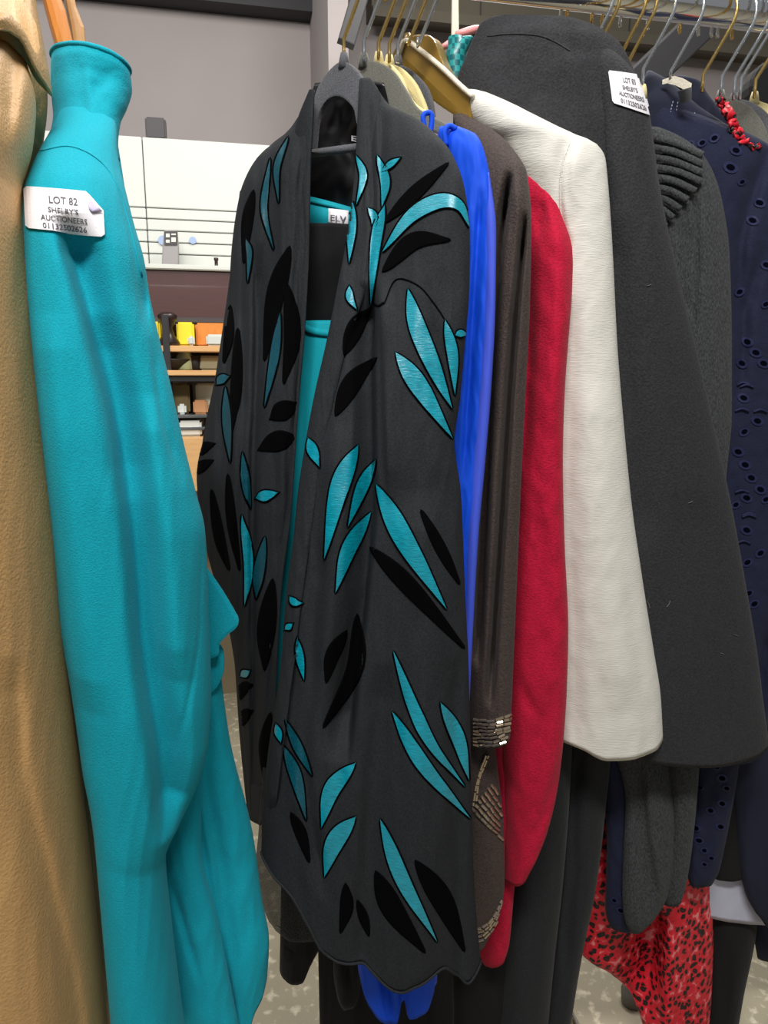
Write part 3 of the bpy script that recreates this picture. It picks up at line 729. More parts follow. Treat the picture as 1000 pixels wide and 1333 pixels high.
# --- black kimono with leaves
g = garment('leaf_kimono', 'sheer black kimono jacket with teal and black velvet leaves', 'kimono', 480, 1250, 0.78)
K = M['kimono']
back = loft('back_panel', [(108, 410, 500, .935, .86, .004), (150, 396, 510, .95, .86, .005), (210, 390, 520, .955, .86, .006), (330, 385, 525, .96, .86, .007), (600, 375, 530, .96, .85, .008), (1000, 372, 540, .96, .84, .01), (1130, 372, 545, .96, .84, .01)],
     M['black_satin'], g, wrinkle=(.004, 60, 120, 21), inner=False)
text_on('lettering', 'E L', ((458, 174), (482, 178), (482, 190), (458, 186)), 0, 1, .5, .6, back, M['paper'], g, .0012)
kl = loft('front_panel', [(122, 403, 409, .90, .885, .004), (145, 392, 409, .91, .88, .010), (170, 376, 406, .93, .88, .016), (190, 352, 404, .95, .88, .022), (210, 332, 404, .96, .88, .028), (250, 313, 403, .97, .88, .034), (330, 301, 402, .98, .875, .036), (400, 297, 398, .98, .87, .036),
      (450, 287, 393, .98, .865, .036), (540, 273, 386, .97, .86, .036), (620, 256, 381, .97, .86, .036), (700, 266, 374, .97, .86, .036), (780, 286, 364, .97, .86, .036), (830, 300, 360, .965, .86, .034), (980, 318, 358, .95, .86, .03), (1058, 324, 356, .94, .86, .028)],
     K, g, folds=[([(338, 330), (336, 500), (331, 640), (331, 860), (330, 1050)], 5, 9, .016), ([(360, 215), (352, 330), (342, 480)], 8, 14, .008), ([(378, 190), (372, 300), (376, 500), (366, 700)], 9, 14, -.006), ([(300, 340), (296, 480), (292, 620)], 8, 7, .010),
      ([(312, 420), (308, 600), (304, 800)], 9, 9, -.008), ([(320, 260), (316, 400), (322, 560)], 5, 7, .006)], wrinkle=(.003, 26, 260, 13), dpx=2.2)
kr = loft('front_panel', [(106, 470, 486, .862, .845, .008), (120, 468, 494, .858, .835, .012), (140, 467, 510, .853, .815, .017), (158, 466, 546, .848, .775, .022), (178, 465, 570, .843, .75, .028), (200, 463, 588, .84, .73, .034), (250, 460, 606, .83, .71, .038), (310, 452, 612, .82, .70, .04), (380, 438, 611, .81, .695, .04), (440, 426, 606, .80, .69, .04),
      (520, 408, 599, .795, .69, .042), (575, 398, 592, .79, .69, .043), (640, 388, 600, .785, .69, .044), (700, 382, 603, .78, .688, .045), (780, 372, 606, .775, .686, .046), (860, 366, 610, .77, .684, .047), (930, 359, 612, .765, .682, .048), (1030, 350, 615, .76, .68, .05), (1100, 346, 617, .755, .68, .05), (1170, 344, 622, .752, .68, .05), (1215, 344, 627, .75, .68, .05)],
     K, g, folds=[([(492, 380), (489, 500), (490, 640), (480, 760), (468, 860), (455, 960)], 26, 3, .040), ([(500, 370), (506, 480), (512, 640)], 5, 16, -.008), ([(560, 400), (575, 520), (585, 600)], 16, 16, .006),
      ([(470, 120), (468, 250), (450, 380), (430, 480), (412, 620), (392, 780), (372, 920), (362, 1050)], 6, 8, -.004), ([(486, 118), (484, 200), (490, 300), (478, 400)], 6, 5, .007), ([(496, 130), (500, 210), (498, 330), (492, 380)], 4, 9, .006),
      ([(437, 560), (432, 700), (410, 860), (400, 960), (396, 1090)], 20, 24, -.007), ([(420, 700), (408, 850), (398, 1000), (420, 1140)], 10, 12, .008), ([(545, 640), (556, 800), (550, 1000), (545, 1240)], 26, 30, -.010), ([(505, 850), (490, 1000), (470, 1240)], 16, 22, .010), ([(592, 850), (596, 1000), (600, 1240)], 12, 10, .008)],
     wrinkle=(.0022, 55, 300, 17), hemwave=[(-1, -128), (-.9, -112), (-.74, -92), (-.6, -58), (-.45, -18), (-.3, -4), (-.1, 0), (.1, 24), (.25, 36), (.4, 26), (.55, 18), (.66, 12), (.78, 34), (.9, 56), (1, 44)], dpx=2.0, dpy=4.5)
# piped hem of the right front panel
ring = HEM['ring']; k0 = len(ring)
tube('hem_piping', [Vector(ring[i]) for i in range(k0 // 2, k0, 2)] + [Vector(ring[0])], .0017, M['kimono'], kr, 6)
band_r = loft('collar_band', [(104, 468, 484, .846, .838, .006), (120, 467, 494, .838, .825, .008), (160, 465, 500, .828, .808, .010), (220, 462, 500, .812, .79, .010), (300, 453, 490, .795, .775, .010), (380, 438, 476, .783, .762, .010), (440, 427, 456, .776, .758, .009), (520, 408, 436, .77, .752, .008), (600, 394, 420, .764, .748, .008), (700, 382, 405, .756, .74, .008), (780, 372, 394, .75, .735, .008), (860, 366, 384, .745, .73, .007), (930, 359, 375, .738, .725, .007), (1030, 350, 362, .735, .724, .004), (1075, 349, 356, .752, .745, .0012)],
     K, g, folds=[([(480, 120), (482, 220), (470, 300), (456, 380)], 4, 5, .004)], wrinkle=(.0012, 20, 90, 14), dpx=1.6)
band_l = loft('collar_band', [(118, 402, 410, .885, .878, .004), (160, 386, 408, .895, .872, .008), (220, 376, 405, .90, .868, .009), (320, 373, 403, .90, .862, .009), (420, 370, 398, .896, .856, .009), (540, 360, 388, .89, .848, .009), (660, 352, 380, .885, .842, .009), (780, 342, 366, .882, .842, .008), (900, 340, 360, .88, .845, .008), (1020, 338, 357, .88, .845, .007)],
     K, g, folds=[([(392, 170), (384, 300), (382, 420)], 5, 5, .004)], wrinkle=(.0015, 20, 160, 15), dpx=1.6)
hemp = [(352, 1102), (366, 1112), (380, 1126), (396, 1160), (414, 1186), (432, 1208), (455, 1216), (476, 1220), (496, 1234), (516, 1247), (536, 1249), (556, 1241), (572, 1233), (584, 1233), (594, 1248), (604, 1262), (618, 1263), (628, 1254)]
thin = M['kimono_thin']
fb = loft('flounce', [(1000, 342, 420, .86, .80, .006), (1100, 335, 450, .865, .80, .008), (1140, 330, 460, .87, .80, .01), (1180, 338, 470, .87, .80, .01), (1215, 350, 480, .87, .80, .01)], thin, g, hemwave=[(-1, -24), (-.8, -6), (-.4, 8), (0, 4), (1, 10)], wrinkle=(.004, 40, 120, 31), inner=False)
loft('sleeve', [(250, 312, 340, .99, .955, .02), (330, 303, 345, 1.0, .955, .024), (480, 282, 345, 1.01, .955, .026), (600, 262, 340, 1.01, .955, .026), (700, 270, 338, 1.01, .955, .026), (850, 304, 336, 1.0, .955, .024), (960, 312, 345, .99, .955, .024), (1060, 322, 350, .985, .95, .022)], K, g, wrinkle=(.003, 22, 120, 23), inner=False)
T, B, Dm = 1, 0, 2
seam([(500, 396), (516, 364), (545, 372), (566, 396), (582, 420)], kr, 1.6, M['black_velvet'])
seam([(482, 392), (492, 398), (500, 394)], kr, 3, M['black_velvet'])
for pts, w, t in [
  ([(465, 204), (473, 229), (465, 265)], 8, T), ([(456, 254), (458, 294), (455, 341)], 11, T), ([(492, 204), (502, 236), (498, 269)], 11, T), ([(501, 269), (490, 312), (483, 395)], 13, T), ([(480, 272), (487, 282), (486, 298)], 9, T),
  ([(455, 373), (456, 388), (464, 402)], 8, T), ([(500, 326), (535, 282), (572, 262), (598, 268), (611, 296)], 17, T), ([(500, 222), (510, 213), (521, 206)], 7, T), ([(503, 288), (544, 248), (582, 214)], 13, B), ([(500, 352), (539, 314), (584, 312)], 17, B),
  ([(532, 378), (543, 424), (568, 485), (588, 530)], 20, T), ([(516, 460), (546, 503), (588, 569)], 21, T), ([(580, 418), (589, 460), (592, 512)], 12, T), ([(593, 436), (600, 434), (608, 436)], 8, T), ([(438, 539), (460, 496), (489, 467)], 18, B), ([(449, 460), (464, 424), (482, 402)], 16, B),
  ([(465, 581), (442, 634), (423, 726)], 21, T), ([(489, 600), (471, 634), (453, 684)], 14, T), ([(482, 668), (454, 714), (437, 770)], 17, T), ([(491, 632), (526, 701), (580, 791)], 23, T), ([(484, 714), (534, 764), (603, 842)], 17, B), ([(549, 666), (576, 718), (597, 758)], 10, B),
  ([(450, 823), (433, 852), (425, 886)], 13, B), ([(465, 802), (462, 870), (422, 945)], 17, B), ([(402, 571), (408, 588), (416, 607)], 12, T), ([(378, 777), (384, 784), (393, 785)], 8, T), ([(372, 819), (381, 812)], 7, T), ([(387, 831), (391, 857), (396, 884)], 9, T),
  ([(513, 850), (540, 924), (564, 972), (604, 1022)], 14, T), ([(512, 928), (553, 998), (611, 1064)], 16, T), ([(574, 916), (596, 960), (610, 1014)], 16, T), ([(496, 1068), (524, 1144), (568, 1224)], 17, T), ([(462, 994), (432, 1028), (419, 1076)], 19, T), ([(462, 1064), (436, 1096), (423, 1140)], 21, T),
  ([(372, 938), (390, 976), (406, 1008)], 10, Dm), ([(370, 972), (386, 1012), (398, 1066)], 13, Dm), ([(542, 1122), (576, 1172), (604, 1236)], 22, B), ([(490, 1136), (512, 1184), (552, 1238)], 22, B), ([(450, 1152), (451, 1182), (444, 1212)], 12, B), ([(466, 1174), (474, 1196), (480, 1216)], 8, B),
  ([(360, 943), (366, 966)], 8, T), ([(380, 1060), (392, 1085), (402, 1120)], 10, B)]:
    leaf(pts, w, kr, t, [kr, band_r])
for pts, w, t in [
  ([(352, 208), (344, 272), (356, 323)], 7, Dm), ([(375, 180), (361, 218), (363, 262)], 7, Dm), ([(377, 323), (359, 384), (345, 467)], 18, B), ([(375, 373), (381, 438), (370, 497)], 16, B), ([(365, 409), (357, 467), (345, 528)], 10, Dm),
  ([(384, 525), (366, 536), (353, 545)], 19, B), ([(383, 568), (359, 575), (338, 585)], 20, B), ([(334, 648), (346, 645), (362, 641)], 12, T), ([(315, 672), (324, 731), (319, 787)], 11, T), ([(345, 700), (337, 748), (334, 778)], 12, Dm), ([(355, 756), (347, 820), (345, 870)], 18, B),
  ([(255, 616), (264, 606), (276, 600)], 9, B), ([(259, 592), (267, 582), (278, 578)], 8, B), ([(283, 500), (290, 493), (299, 490)], 10, Dm), ([(294, 505), (296, 553), (300, 600)], 10, Dm), ([(321, 312), (325, 330), (323, 366)], 6, Dm), ([(314, 880), (325, 873)], 9, T), ([(306, 915), (318, 895), (327, 892)], 9, B), ([(314, 945), (320, 930), (328, 926)], 9, B),
  ([(297, 620), (302, 680), (312, 740)], 8, B), ([(310, 430), (308, 500), (302, 560)], 10, B), ([(300, 400), (298, 440), (292, 470)], 8, B), ([(276, 640), (286, 700), (298, 740)], 9, B), ([(330, 250), (322, 290), (318, 340)], 10, B), ([(316, 590), (320, 630), (326, 660)], 9, Dm), ([(352, 930), (345, 970), (344, 1010)], 10, B)]:
    leaf(pts, w, kl, t, [kl, band_l])

# --- teal camisole and folded black trousers inside the kimono
g = garment('camisole_top', 'plain teal camisole hanging inside the open kimono', 'top', 420, 800, 0.9)
cm = loft('front', [(418, 384, 470, .915, .86, .012), (434, 384, 470, .91, .858, .014), (500, 376, 470, .905, .85, .016), (650, 366, 460, .90, .84, .016), (850, 350, 450, .895, .84, .016), (1000, 345, 445, .89, .84, .016)], M['teal_jersey'], g, hemwave=None, folds=[([(400, 440), (396, 560), (386, 700)], 6, 8, .004)], wrinkle=(.001, 40, 200, 3))
seam([(392, 420), (400, 428), (412, 432), (428, 434)], cm, 9, M['teal_jersey'], .002, 'neck_band')
cb = loft('back', [(253, 390, 480, .925, .875, .006), (275, 390, 480, .92, .872, .008), (300, 392, 480, .925, .88, .008), (320, 392, 480, .93, .885, .006)], M['teal_jersey'], g, inner=False, tilt=[(253, 24), (330, 10)], dpy=2.5)
seam([(398, 258), (420, 263), (440, 268), (466, 276)], cb, 9, M['teal_jersey'], .002, 'neck_band')
lb = patch('brand_label', [[[428 + 26 * i / 6, 272 + 3 * i / 6 + 20 * j / 5] for j in range(6)] for i in range(7)], cb, M['paper'], g, .0022, .0006)
text_on('lettering', 'ELV', ((429, 274), (453, 277), (453, 296), (429, 293)), .1, .95, .5, .35, cb, M['ink'], lb, .0034)
g = garment('folded_trousers', 'black trousers folded over the kimono hanger bar', 'trousers', 420, 430, 0.9)
loft('leg', [(291, 396, 482, .908, .852, .007), (320, 394, 480, .908, .855, .009), (400, 388, 472, .93, .88, .010), (470, 386, 470, .945, .90, .010)], M['black_cloth'], g, tilt=[(291, 3), (470, 8)], folds=[([(436, 300), (430, 400)], 8, 8, .004)], wrinkle=(.0015, 40, 80, 6))
g = garment('long_black_trousers', 'long black trousers hanging below the kimono hem', 'trousers', 440, 1333, 0.85)
loft('leg', [(800, 370, 470, .93, .90, .02), (1150, 366, 450, .93, .90, .025), (1262, 364, 402, .93, .91, .025)], M['black_cloth'], g, hemwave=[(-1, 0), (.5, 4), (1, -6)], wrinkle=(.002, 30, 90, 6))
loft('leg', [(800, 400, 570, .95, .88, .02), (1150, 412, 588, .94, .88, .026), (1420, 418, 592, .93, .87, .028)], M['black_cloth'], g, folds=[([(556, 1200), (560, 1400)], 4, 4, .006), ([(470, 1200), (472, 1400)], 8, 8, .005)], wrinkle=(.002, 30, 200, 7))
loft('tie_belt', [(1150, 434, 470, .80, .79, .006), (1200, 434, 474, .80, .79, .010), (1260, 434, 472, .80, .79, .012), (1300, 440, 466, .80, .79, .010), (1312, 446, 460, .80, .79, .004)], M['black_cloth'], g, folds=[([(446, 1200), (452, 1250), (458, 1300)], 4, 4, .006)], wrinkle=(.002, 20, 60, 5))

# --- royal blue top
g = garment('blue_top', 'royal blue jersey top squeezed between kimono and brown jacket', 'top', 600, 1300, 0.78)
loft('body', [(166, 572, 600, .80, .775, .006), (176, 570, 620, .80, .76, .014), (195, 570, 630, .80, .75, .02), (230, 572, 638, .80, .745, .024), (290, 572, 645, .795, .74, .026), (400, 570, 643, .79, .735, .026), (500, 565, 638, .785, .735, .026), (580, 560, 631, .78, .735, .026), (660, 560, 624, .78, .735, .026), (740, 556, 618, .78, .735, .026), (820, 545, 614, .78, .735, .026),
      (930, 520, 608, .78, .735, .028), (1080, 480, 590, .78, .735, .03), (1200, 462, 574, .755, .725, .03), (1280, 466, 566, .75, .725, .028)], M['blue'], g,
     folds=[([(626, 260), (622, 330), (613, 480), (604, 620)], 4, 8, .008), ([(494, 1180), (498, 1230), (510, 1280)], 5, 8, .014), ([(530, 1200), (525, 1260), (528, 1290)], 6, 6, .012), ([(588, 172), (600, 182), (608, 190)], 6, 5, .004)], wrinkle=(.0016, 30, 150, 12), hemwave=[(-1, -30), (-.8, 8), (-.4, 34), (-.05, 40), (.06, 34), (.14, 4), (.22, 2), (.34, 32), (.8, 30), (1, 8)], dpx=2)
loft('facing', [(225, 634, 637, .74, .738, .002), (300, 632, 646, .735, .73, .006), (400, 629, 645, .735, .725, .009), (500, 622, 640, .735, .725, .010), (600, 613, 632, .735, .725, .010), (700, 606, 623, .735, .725, .010), (820, 600, 616, .735, .725, .009), (1000, 588, 606, .735, .725, .009), (1200, 556, 572, .735, .725, .009), (1278, 553, 569, .735, .725, .009)], M['periwinkle'], g, wrinkle=(.0008, 30, 200, 2))
tube('strap_loop', [at(x, y, .79) for x, y in spline([(553, 168), (551, 152), (556, 147), (562, 150), (561, 168), (558, 176)])], .0028, M['blue'], g, 8)
tube('strap_loop', [at(x, y, .772) for x, y in spline([(581, 190), (579, 172), (585, 164), (594, 168)])], .0030, M['blue'], g, 8)

# --- brown beaded jacket
g = garment('beaded_jacket', 'brown crepe jacket with pewter bead trim, left of the crimson jacket', 'jacket', 640, 1230, 0.8)
bs = loft('sleeve', [(150, 590, 606, .86, .85, .006), (162, 592, 628, .85, .83, .014), (178, 594, 652, .845, .81, .022), (200, 598, 672, .84, .79, .028), (225, 602, 686, .835, .775, .032), (290, 606, 692, .825, .765, .036), (400, 606, 690, .82, .76, .036), (500, 602, 685, .82, .76, .036), (600, 600, 680, .815, .76, .035), (760, 598, 673, .81, .76, .032), (900, 600, 667, .81, .76, .028), (962, 606, 664, .81, .76, .026)],
     M['brown'], g, folds=[([(664, 240), (652, 330), (642, 480), (634, 640), (624, 850)], 6, 3.5, .055), ([(684, 290), (672, 420), (662, 560), (652, 720), (640, 900)], 5, 3, .05), ([(674, 225), (676, 300), (664, 420)], 6, 10, -.006), ([(648, 560), (638, 760)], 8, 8, -.005)], wrinkle=(.0012, 30, 200, 9), dpx=2)
bb2 = loft('body', [(205, 580, 612, .87, .83, .012), (400, 590, 640, .86, .80, .02), (900, 585, 640, .85, .80, .026), (1000, 585, 648, .845, .80, .028), (1080, 585, 656, .84, .80, .028), (1150, 588, 657, .84, .80, .028), (1190, 590, 650, .84, .80, .026), (1228, 596, 632, .84, .80, .02)], M['brown'], g, folds=[([(640, 990), (650, 1050), (652, 1110)], 12, 5, .01)], wrinkle=(.0015, 40, 120, 19))
def beads(rows_px, target, n, seed, lx=11, r=.0019):
    """bugle beads sewn in staggered rows along a band"""
    rnd = random.Random(seed); tree = bvh(target); verts, faces = [], []
    for line in rows_px:
        P = spline(line, 12); L = [0]
        for a, b in zip(P, P[1:]): L.append(L[-1] + math.dist(a, b))
        s = rnd.uniform(-4, 0)
        while s < L[-1] - 2:
            ln = lx * rnd.uniform(.7, 1.15); e = min(s + ln, L[-1]); s0 = max(0, s)
            f = lambda q: (np.interp(q, L, [p[0] for p in P]), np.interp(q, L, [p[1] for p in P]))
            h1, h2 = hit(tree, *f(s0)), hit(tree, *f(e - .8)); s = e + .6
            if not h1 or not h2: continue
            a = h1[0] - h1[2] * .0018 + Vector((0, 0, rnd.uniform(-.0012, .0012))); b = h2[0] - h2[2] * .0018 + Vector((0, 0, rnd.uniform(-.0012, .0012)))
            if (b - a).length > .03 or (b - a).length < .002: continue
            tg = (b - a).normalized(); u = tg.orthogonal().normalized(); v = tg.cross(u); i0 = len(verts)
            for p in (a, b):
                for k in range(6): verts.append(p + (u * math.cos(k * 1.0472) + v * math.sin(k * 1.0472)) * r)
            for k in range(6): faces.append((i0 + k, i0 + (k + 1) % 6, i0 + 6 + (k + 1) % 6, i0 + 6 + k))
            faces.append([i0 + k for k in range(6)][::-1]); faces.append([i0 + 6 + k for k in range(6)])
    o = link('bead_trim', mesh(verts, faces, False), M['bead'], target); o['kind'] = 'stuff'; return o
beads([[(617, 937 + 4.6 * i), (640, 938 + 4.6 * i), (666, 931 + 4.6 * i)] for i in range(8)], bs, 0, 1, 10)
beads([[(633 + 3.5 * i, 982 + i), (622 + 2.5 * i, 1015 - 2 * i), (616 + 4 * i, 1048 - 4 * i)] for i in range(2)] + [[(614 + i * 4.4, 1052 - 5.0 * i), (634 + i * 3.8, 1074 - 4.6 * i), (657, 1094 - 6.4 * i)] for i in range(7)], bb2, 0, 2, 10)
beads([[(606, 1226 - 5 * i), (630, 1222 - 5 * i), (645, 1204 - 5 * i), (654, 1182 - 4 * i)] for i in range(4)], bb2, 0, 3, 9)

# --- crimson jacket
g = garment('crimson_jacket', 'crimson linen jacket between the brown and the white jackets', 'jacket', 690, 1240, 0.82)
loft('sleeve', [(218, 668, 690, .845, .835, .008), (234, 668, 704, .845, .825, .018), (258, 670, 722, .848, .815, .026), (285, 672, 735, .855, .81, .032), (330, 674, 747, .85, .80, .036), (380, 674, 745, .85, .795, .037), (420, 674, 742, .85, .79, .037), (520, 668, 735, .845, .79, .037), (600, 664, 733, .845, .79, .037), (700, 660, 735, .845, .79, .037), (820, 654, 740, .84, .79, .038), (900, 652, 738, .84, .79, .038), (960, 652, 734, .84, .79, .037), (1020, 654, 727, .84, .79, .035), (1075, 655, 714, .84, .79, .03), (1110, 654, 700, .84, .79, .026), (1136, 652, 686, .84, .80, .022)],
     M['red'], g, folds=[([(700, 240), (704, 290), (696, 335)], 12, 9, .008), ([(722, 290), (730, 340), (728, 420), (716, 560)], 16, 10, -.006), ([(690, 330), (690, 460), (684, 600)], 6, 8, .008), ([(724, 880), (706, 940), (690, 985)], 12, 9, .006), ([(676, 860), (690, 900), (712, 930)], 9, 9, .005), ([(732, 980), (712, 1040), (694, 1080)], 8, 10, .006), ([(700, 640), (712, 760), (708, 860)], 14, 12, .004)], wrinkle=(.0019, 40, 100, 27), tilt=[(1000, 0), (1136, 6)])
loft('body', [(262, 640, 676, .88, .85, .012), (500, 640, 680, .87, .83, .02), (1000, 636, 668, .87, .83, .022), (1130, 628, 671, .87, .83, .022), (1190, 624, 667, .87, .83, .022), (1230, 622, 663, .87, .83, .02), (1250, 628, 657, .87, .83, .014)], M['red'], g, folds=[([(655, 1180), (660, 1190), (664, 1200)], 20, 20, .003)], wrinkle=(.0015, 30, 60, 5))

# --- white jacket
SQUEEZE = 0.62
g = garment('white_jacket', 'off-white slub linen jacket with open sleeve hem', 'jacket', 790, 970, 0.85)
ws = loft('sleeve', [(120, 600, 626, .90, .885, .010), (128, 602, 646, .90, .875, .018), (142, 606, 676, .895, .86, .025), (160, 614, 712, .89, .845, .03), (178, 628, 750, .885, .83, .034), (190, 640, 778, .885, .82, .036), (205, 650, 788, .885, .815, .038), (230, 664, 791, .885, .81, .04), (280, 690, 795, .88, .81, .042), (330, 704, 798, .88, .81, .043), (450, 704, 804, .88, .81, .043), (560, 702, 813, .88, .81, .043), (660, 704, 823, .88, .81, .043), (750, 710, 836, .88, .81, .043), (850, 712, 852, .88, .81, .044), (905, 714, 861, .88, .81, .044), (955, 715, 864, .88, .81, .044)],
     M['white'], g, folds=[([(744, 184), (733, 215), (729, 250), (732, 290), (744, 330)], 9, 3, .006), ([(756, 190), (746, 230), (744, 270)], 4, 16, -.005), ([(742, 400), (738, 600), (746, 800), (750, 960)], 12, 14, .005), ([(780, 500), (790, 700), (810, 900)], 26, 24, -.006), ([(820, 760), (836, 860), (850, 950)], 10, 8, .003)], wrinkle=(.0014, 60, 130, 33), hemwave=[(-1, -8), (-.4, 4), (0, 20), (.3, 22), (.9, 18), (1, 8)])
seam([(742, 184), (733, 212), (729, 245), (731, 285), (738, 318)], ws, 1.6)
loft('body', [(210, 560, 690, .97, .885, .016), (400, 560, 720, .97, .885, .02), (900, 560, 730, .97, .885, .022), (950, 560, 736, .97, .885, .02)], M['white'], g, wrinkle=(.002, 60, 150, 4))

# --- teal sequin top with pink straps behind the gold hanger
g = garment('sequin_top', 'teal woven sequin top edge beside the black coat collar', 'top', 596, 90, 0.95)
loft('bodice', [(54, 588, 616, .97, .96, .008), (64, 582, 612, .97, .96, .012), (80, 580, 606, .97, .96, .014), (110, 580, 606, .97, .96, .014)], M['sequin'], g, dpx=1.5, dpy=2, tilt=[(54, -6), (110, 0)])
tube('strap', [at(x, y, .955) for x, y in ((594, 45), (606, 42), (618, 38), (627, 34))], [.004, .005, .0045, .0015], M['pink'], g, 10)
tube('strap', [at(x, y, .96) for x, y in ((575, 62), (584, 58), (594, 53))], [.003, .005, .004], M['pink'], g, 10)
tg_ = empty('tag_stick', at(592, 52, .99), 'cream plastic tagging stick upright behind the pink strap', 'stick')
slab('stem', [at(x, y, .985) for x, y in ((588, 54), (597, 54), (596, -30), (589, -30))], (0, 1, 0), .006, M['cream_plastic'], tg_, .001)
slab('tip', [at(x, y, .985) for x, y in ((589, -30), (596, -30), (594, -42), (591, -42))], (0, 1, 0), .005, M['cream_plastic'], tg_, .001)

# --- black coat with sticker
g = garment('black_coat', 'black crepe coat with a lot sticker on its shoulder', 'coat', 900, 985, 0.85)
loft('collar', [(24, 638, 724, .93, .905, .010), (27, 630, 748, .93, .895, .016), (33, 624, 772, .93, .89, .020), (42, 620, 788, .93, .885, .024), (55, 614, 806, .93, .88, .03), (75, 606, 818, .93, .875, .034), (100, 596, 828, .93, .87, .038), (140, 590, 838, .93, .87, .04), (200, 590, 842, .93, .87, .04), (400, 640, 850, .93, .88, .04), (940, 690, 960, .95, .89, .03)],
     M['coat'], g, folds=[([(636, 46), (690, 40), (700, 50), (716, 52)], 30, 24, .0), ([(742, 40), (748, 70), (764, 110), (776, 160)], 12, 22, .008), ([(680, 60), (700, 110), (712, 170)], 40, 30, .008)], wrinkle=(.0016, 90, 90, 41), dpx=4)
cs = loft('sleeve', [(62, 764, 790, .88, .865, .008), (75, 768, 808, .875, .86, .016), (90, 772, 822, .87, .855, .022), (110, 776, 834, .868, .852, .028), (150, 780, 846, .866, .85, .034), (230, 784, 857, .864, .848, .038), (350, 786, 881, .86, .845, .04), (450, 788, 906, .86, .845, .041), (560, 790, 931, .86, .845, .042), (650, 794, 951, .86, .845, .042), (760, 800, 971, .86, .845, .042), (850, 806, 986, .86, .845, .042), (930, 810, 996, .86, .845, .042), (972, 812, 1002, .86, .845, .042)],
     M['coat'], g, folds=[([(800, 300), (812, 450), (828, 620), (838, 700)], 20, 20, .008), ([(842, 180), (850, 300), (870, 480)], 14, 12, -.003), ([(905, 640), (925, 800), (940, 960)], 34, 30, .006)], wrinkle=(.0012, 70, 260, 43), hemwave=[(-1, 6), (-.3, 12), (.3, 14), (.8, 8), (1, -2)])
sticker(g, cs, ((792, 92), (833, 98), (847, 151), (798, 134)), [('LOT 83', .42, .80, .20, .14), ("SHELBY'S", .36, .80, .42, .115), ('AUCTIONEERS', .22, .93, .62, .12), ('01132502626', .24, .93, .83, .13)], False)

seam([(634, 47), (665, 44), (700, 46), (722, 54), (742, 66)], bpy.data.objects['collar.002'], 1.8) if 'collar.002' in bpy.data.objects else None
for x, y, dx, dy in ((896, 655, 5, -3), (872, 782, -4, 8), (955, 826, 6, 2), (938, 850, 4, 2), (842, 782, 4, 10), (842, 372, 6, -2)):
    seam([(x, y), (x + dx * .5 + 1, y + dy * .5), (x + dx, y + dy)], cs, .5, M['lint'], .0010, 'lint_hair')
# --- black wool trousers below the white jacket
g = garment('wool_trousers', 'charcoal wool trousers below the white jacket hem', 'trousers', 700, 1333, 0.93)
loft('leg', [(800, 690, 745, .95, .92, .03), (960, 684, 745, .95, .92, .034), (1050, 676, 741, .95, .92, .036), (1150, 666, 733, .95, .92, .037), (1250, 656, 722, .95, .92, .038), (1420, 636, 706, .95, .92, .038)], M['wool_black'], g, folds=[([(700, 980), (690, 1100), (672, 1300)], 16, 16, -.004)], wrinkle=(.002, 40, 200, 51))
loft('leg', [(800, 735, 800, .97, .94, .03), (960, 738, 797, .97, .94, .034), (1050, 735, 789, .97, .94, .035), (1150, 726, 777, .97, .94, .034), (1250, 716, 757, .97, .94, .032), (1420, 690, 730, .97, .94, .03)], M['wool_black'], g, folds=[([(752, 960), (748, 1100), (734, 1250)], 7, 9, .010)], wrinkle=(.002, 40, 200, 52))
loft('waist', [(240, 600, 790, 1.0, .95, .02), (500, 640, 795, .99, .95, .02), (880, 680, 798, .98, .95, .02)], M['wool_black'], g, wrinkle=(.002, 40, 200, 53))
loft('back_leg', [(1000, 588, 668, .97, .95, .03), (1240, 588, 668, .97, .95, .03), (1420, 586, 656, .97, .95, .03)], M['black_cloth'], g, wrinkle=(.002, 40, 200, 54))

# --- charcoal sweater with ribbed yoke
g = garment('knit_sweater', 'charcoal knit sweater with a ribbed yoke beside the black coat', 'sweater', 880, 1200, 0.92)
ribs = []
ks = loft('sleeve', [(168, 838, 862, .93, .92, .010), (174, 838, 876, .93, .915, .016), (186, 838, 898, .93, .908, .022), (200, 838, 914, .93, .903, .026), (225, 838, 929, .93, .90, .03), (260, 838, 940, .93, .895, .034), (330, 842, 950, .93, .893, .035), (450, 852, 953, .93, .893, .035), (540, 862, 953, .93, .893, .034), (620, 872, 946, .93, .893, .03), (800, 880, 935, .93, .893, .028), (985, 868, 912, .93, .893, .028), (1060, 872, 906, .935, .90, .026), (1150, 862, 894, .94, .90, .02), (1172, 862, 888, .94, .90, .016)],
     M['knit'], g, folds=[([(905, 246), (907, 320), (903, 420), (898, 450)], 4, 4, .010), ([(894, 280), (898, 360), (894, 440)], 12, 5, .008)], wrinkle=(.0014, 40, 120, 61))
kc = loft('cuff_sleeve', [(975, 800, 872, .935, .915, .02), (1040, 814, 880, .935, .915, .026), (1100, 812, 882, .935, .915, .028), (1160, 810, 872, .935, .915, .028), (1190, 812, 856, .935, .915, .024), (1208, 818, 840, .935, .915, .014)], M['knit'], g, folds=[([(832, 980), (842, 1080), (852, 1150), (852, 1180)], 18, 5, .012)], wrinkle=(.0015, 40, 120, 62))
for i in range(9):
    y0 = 176 + i * 13; 
    x1 = 912 - max(0, i - 3) * 9
    seam([(846, y0 + 2), ((846 + x1) / 2, y0 + 12 - i), (x1, y0 + 28 - i * 1.6)], ks, 8.5, M['knit'], .0055, 'rib')
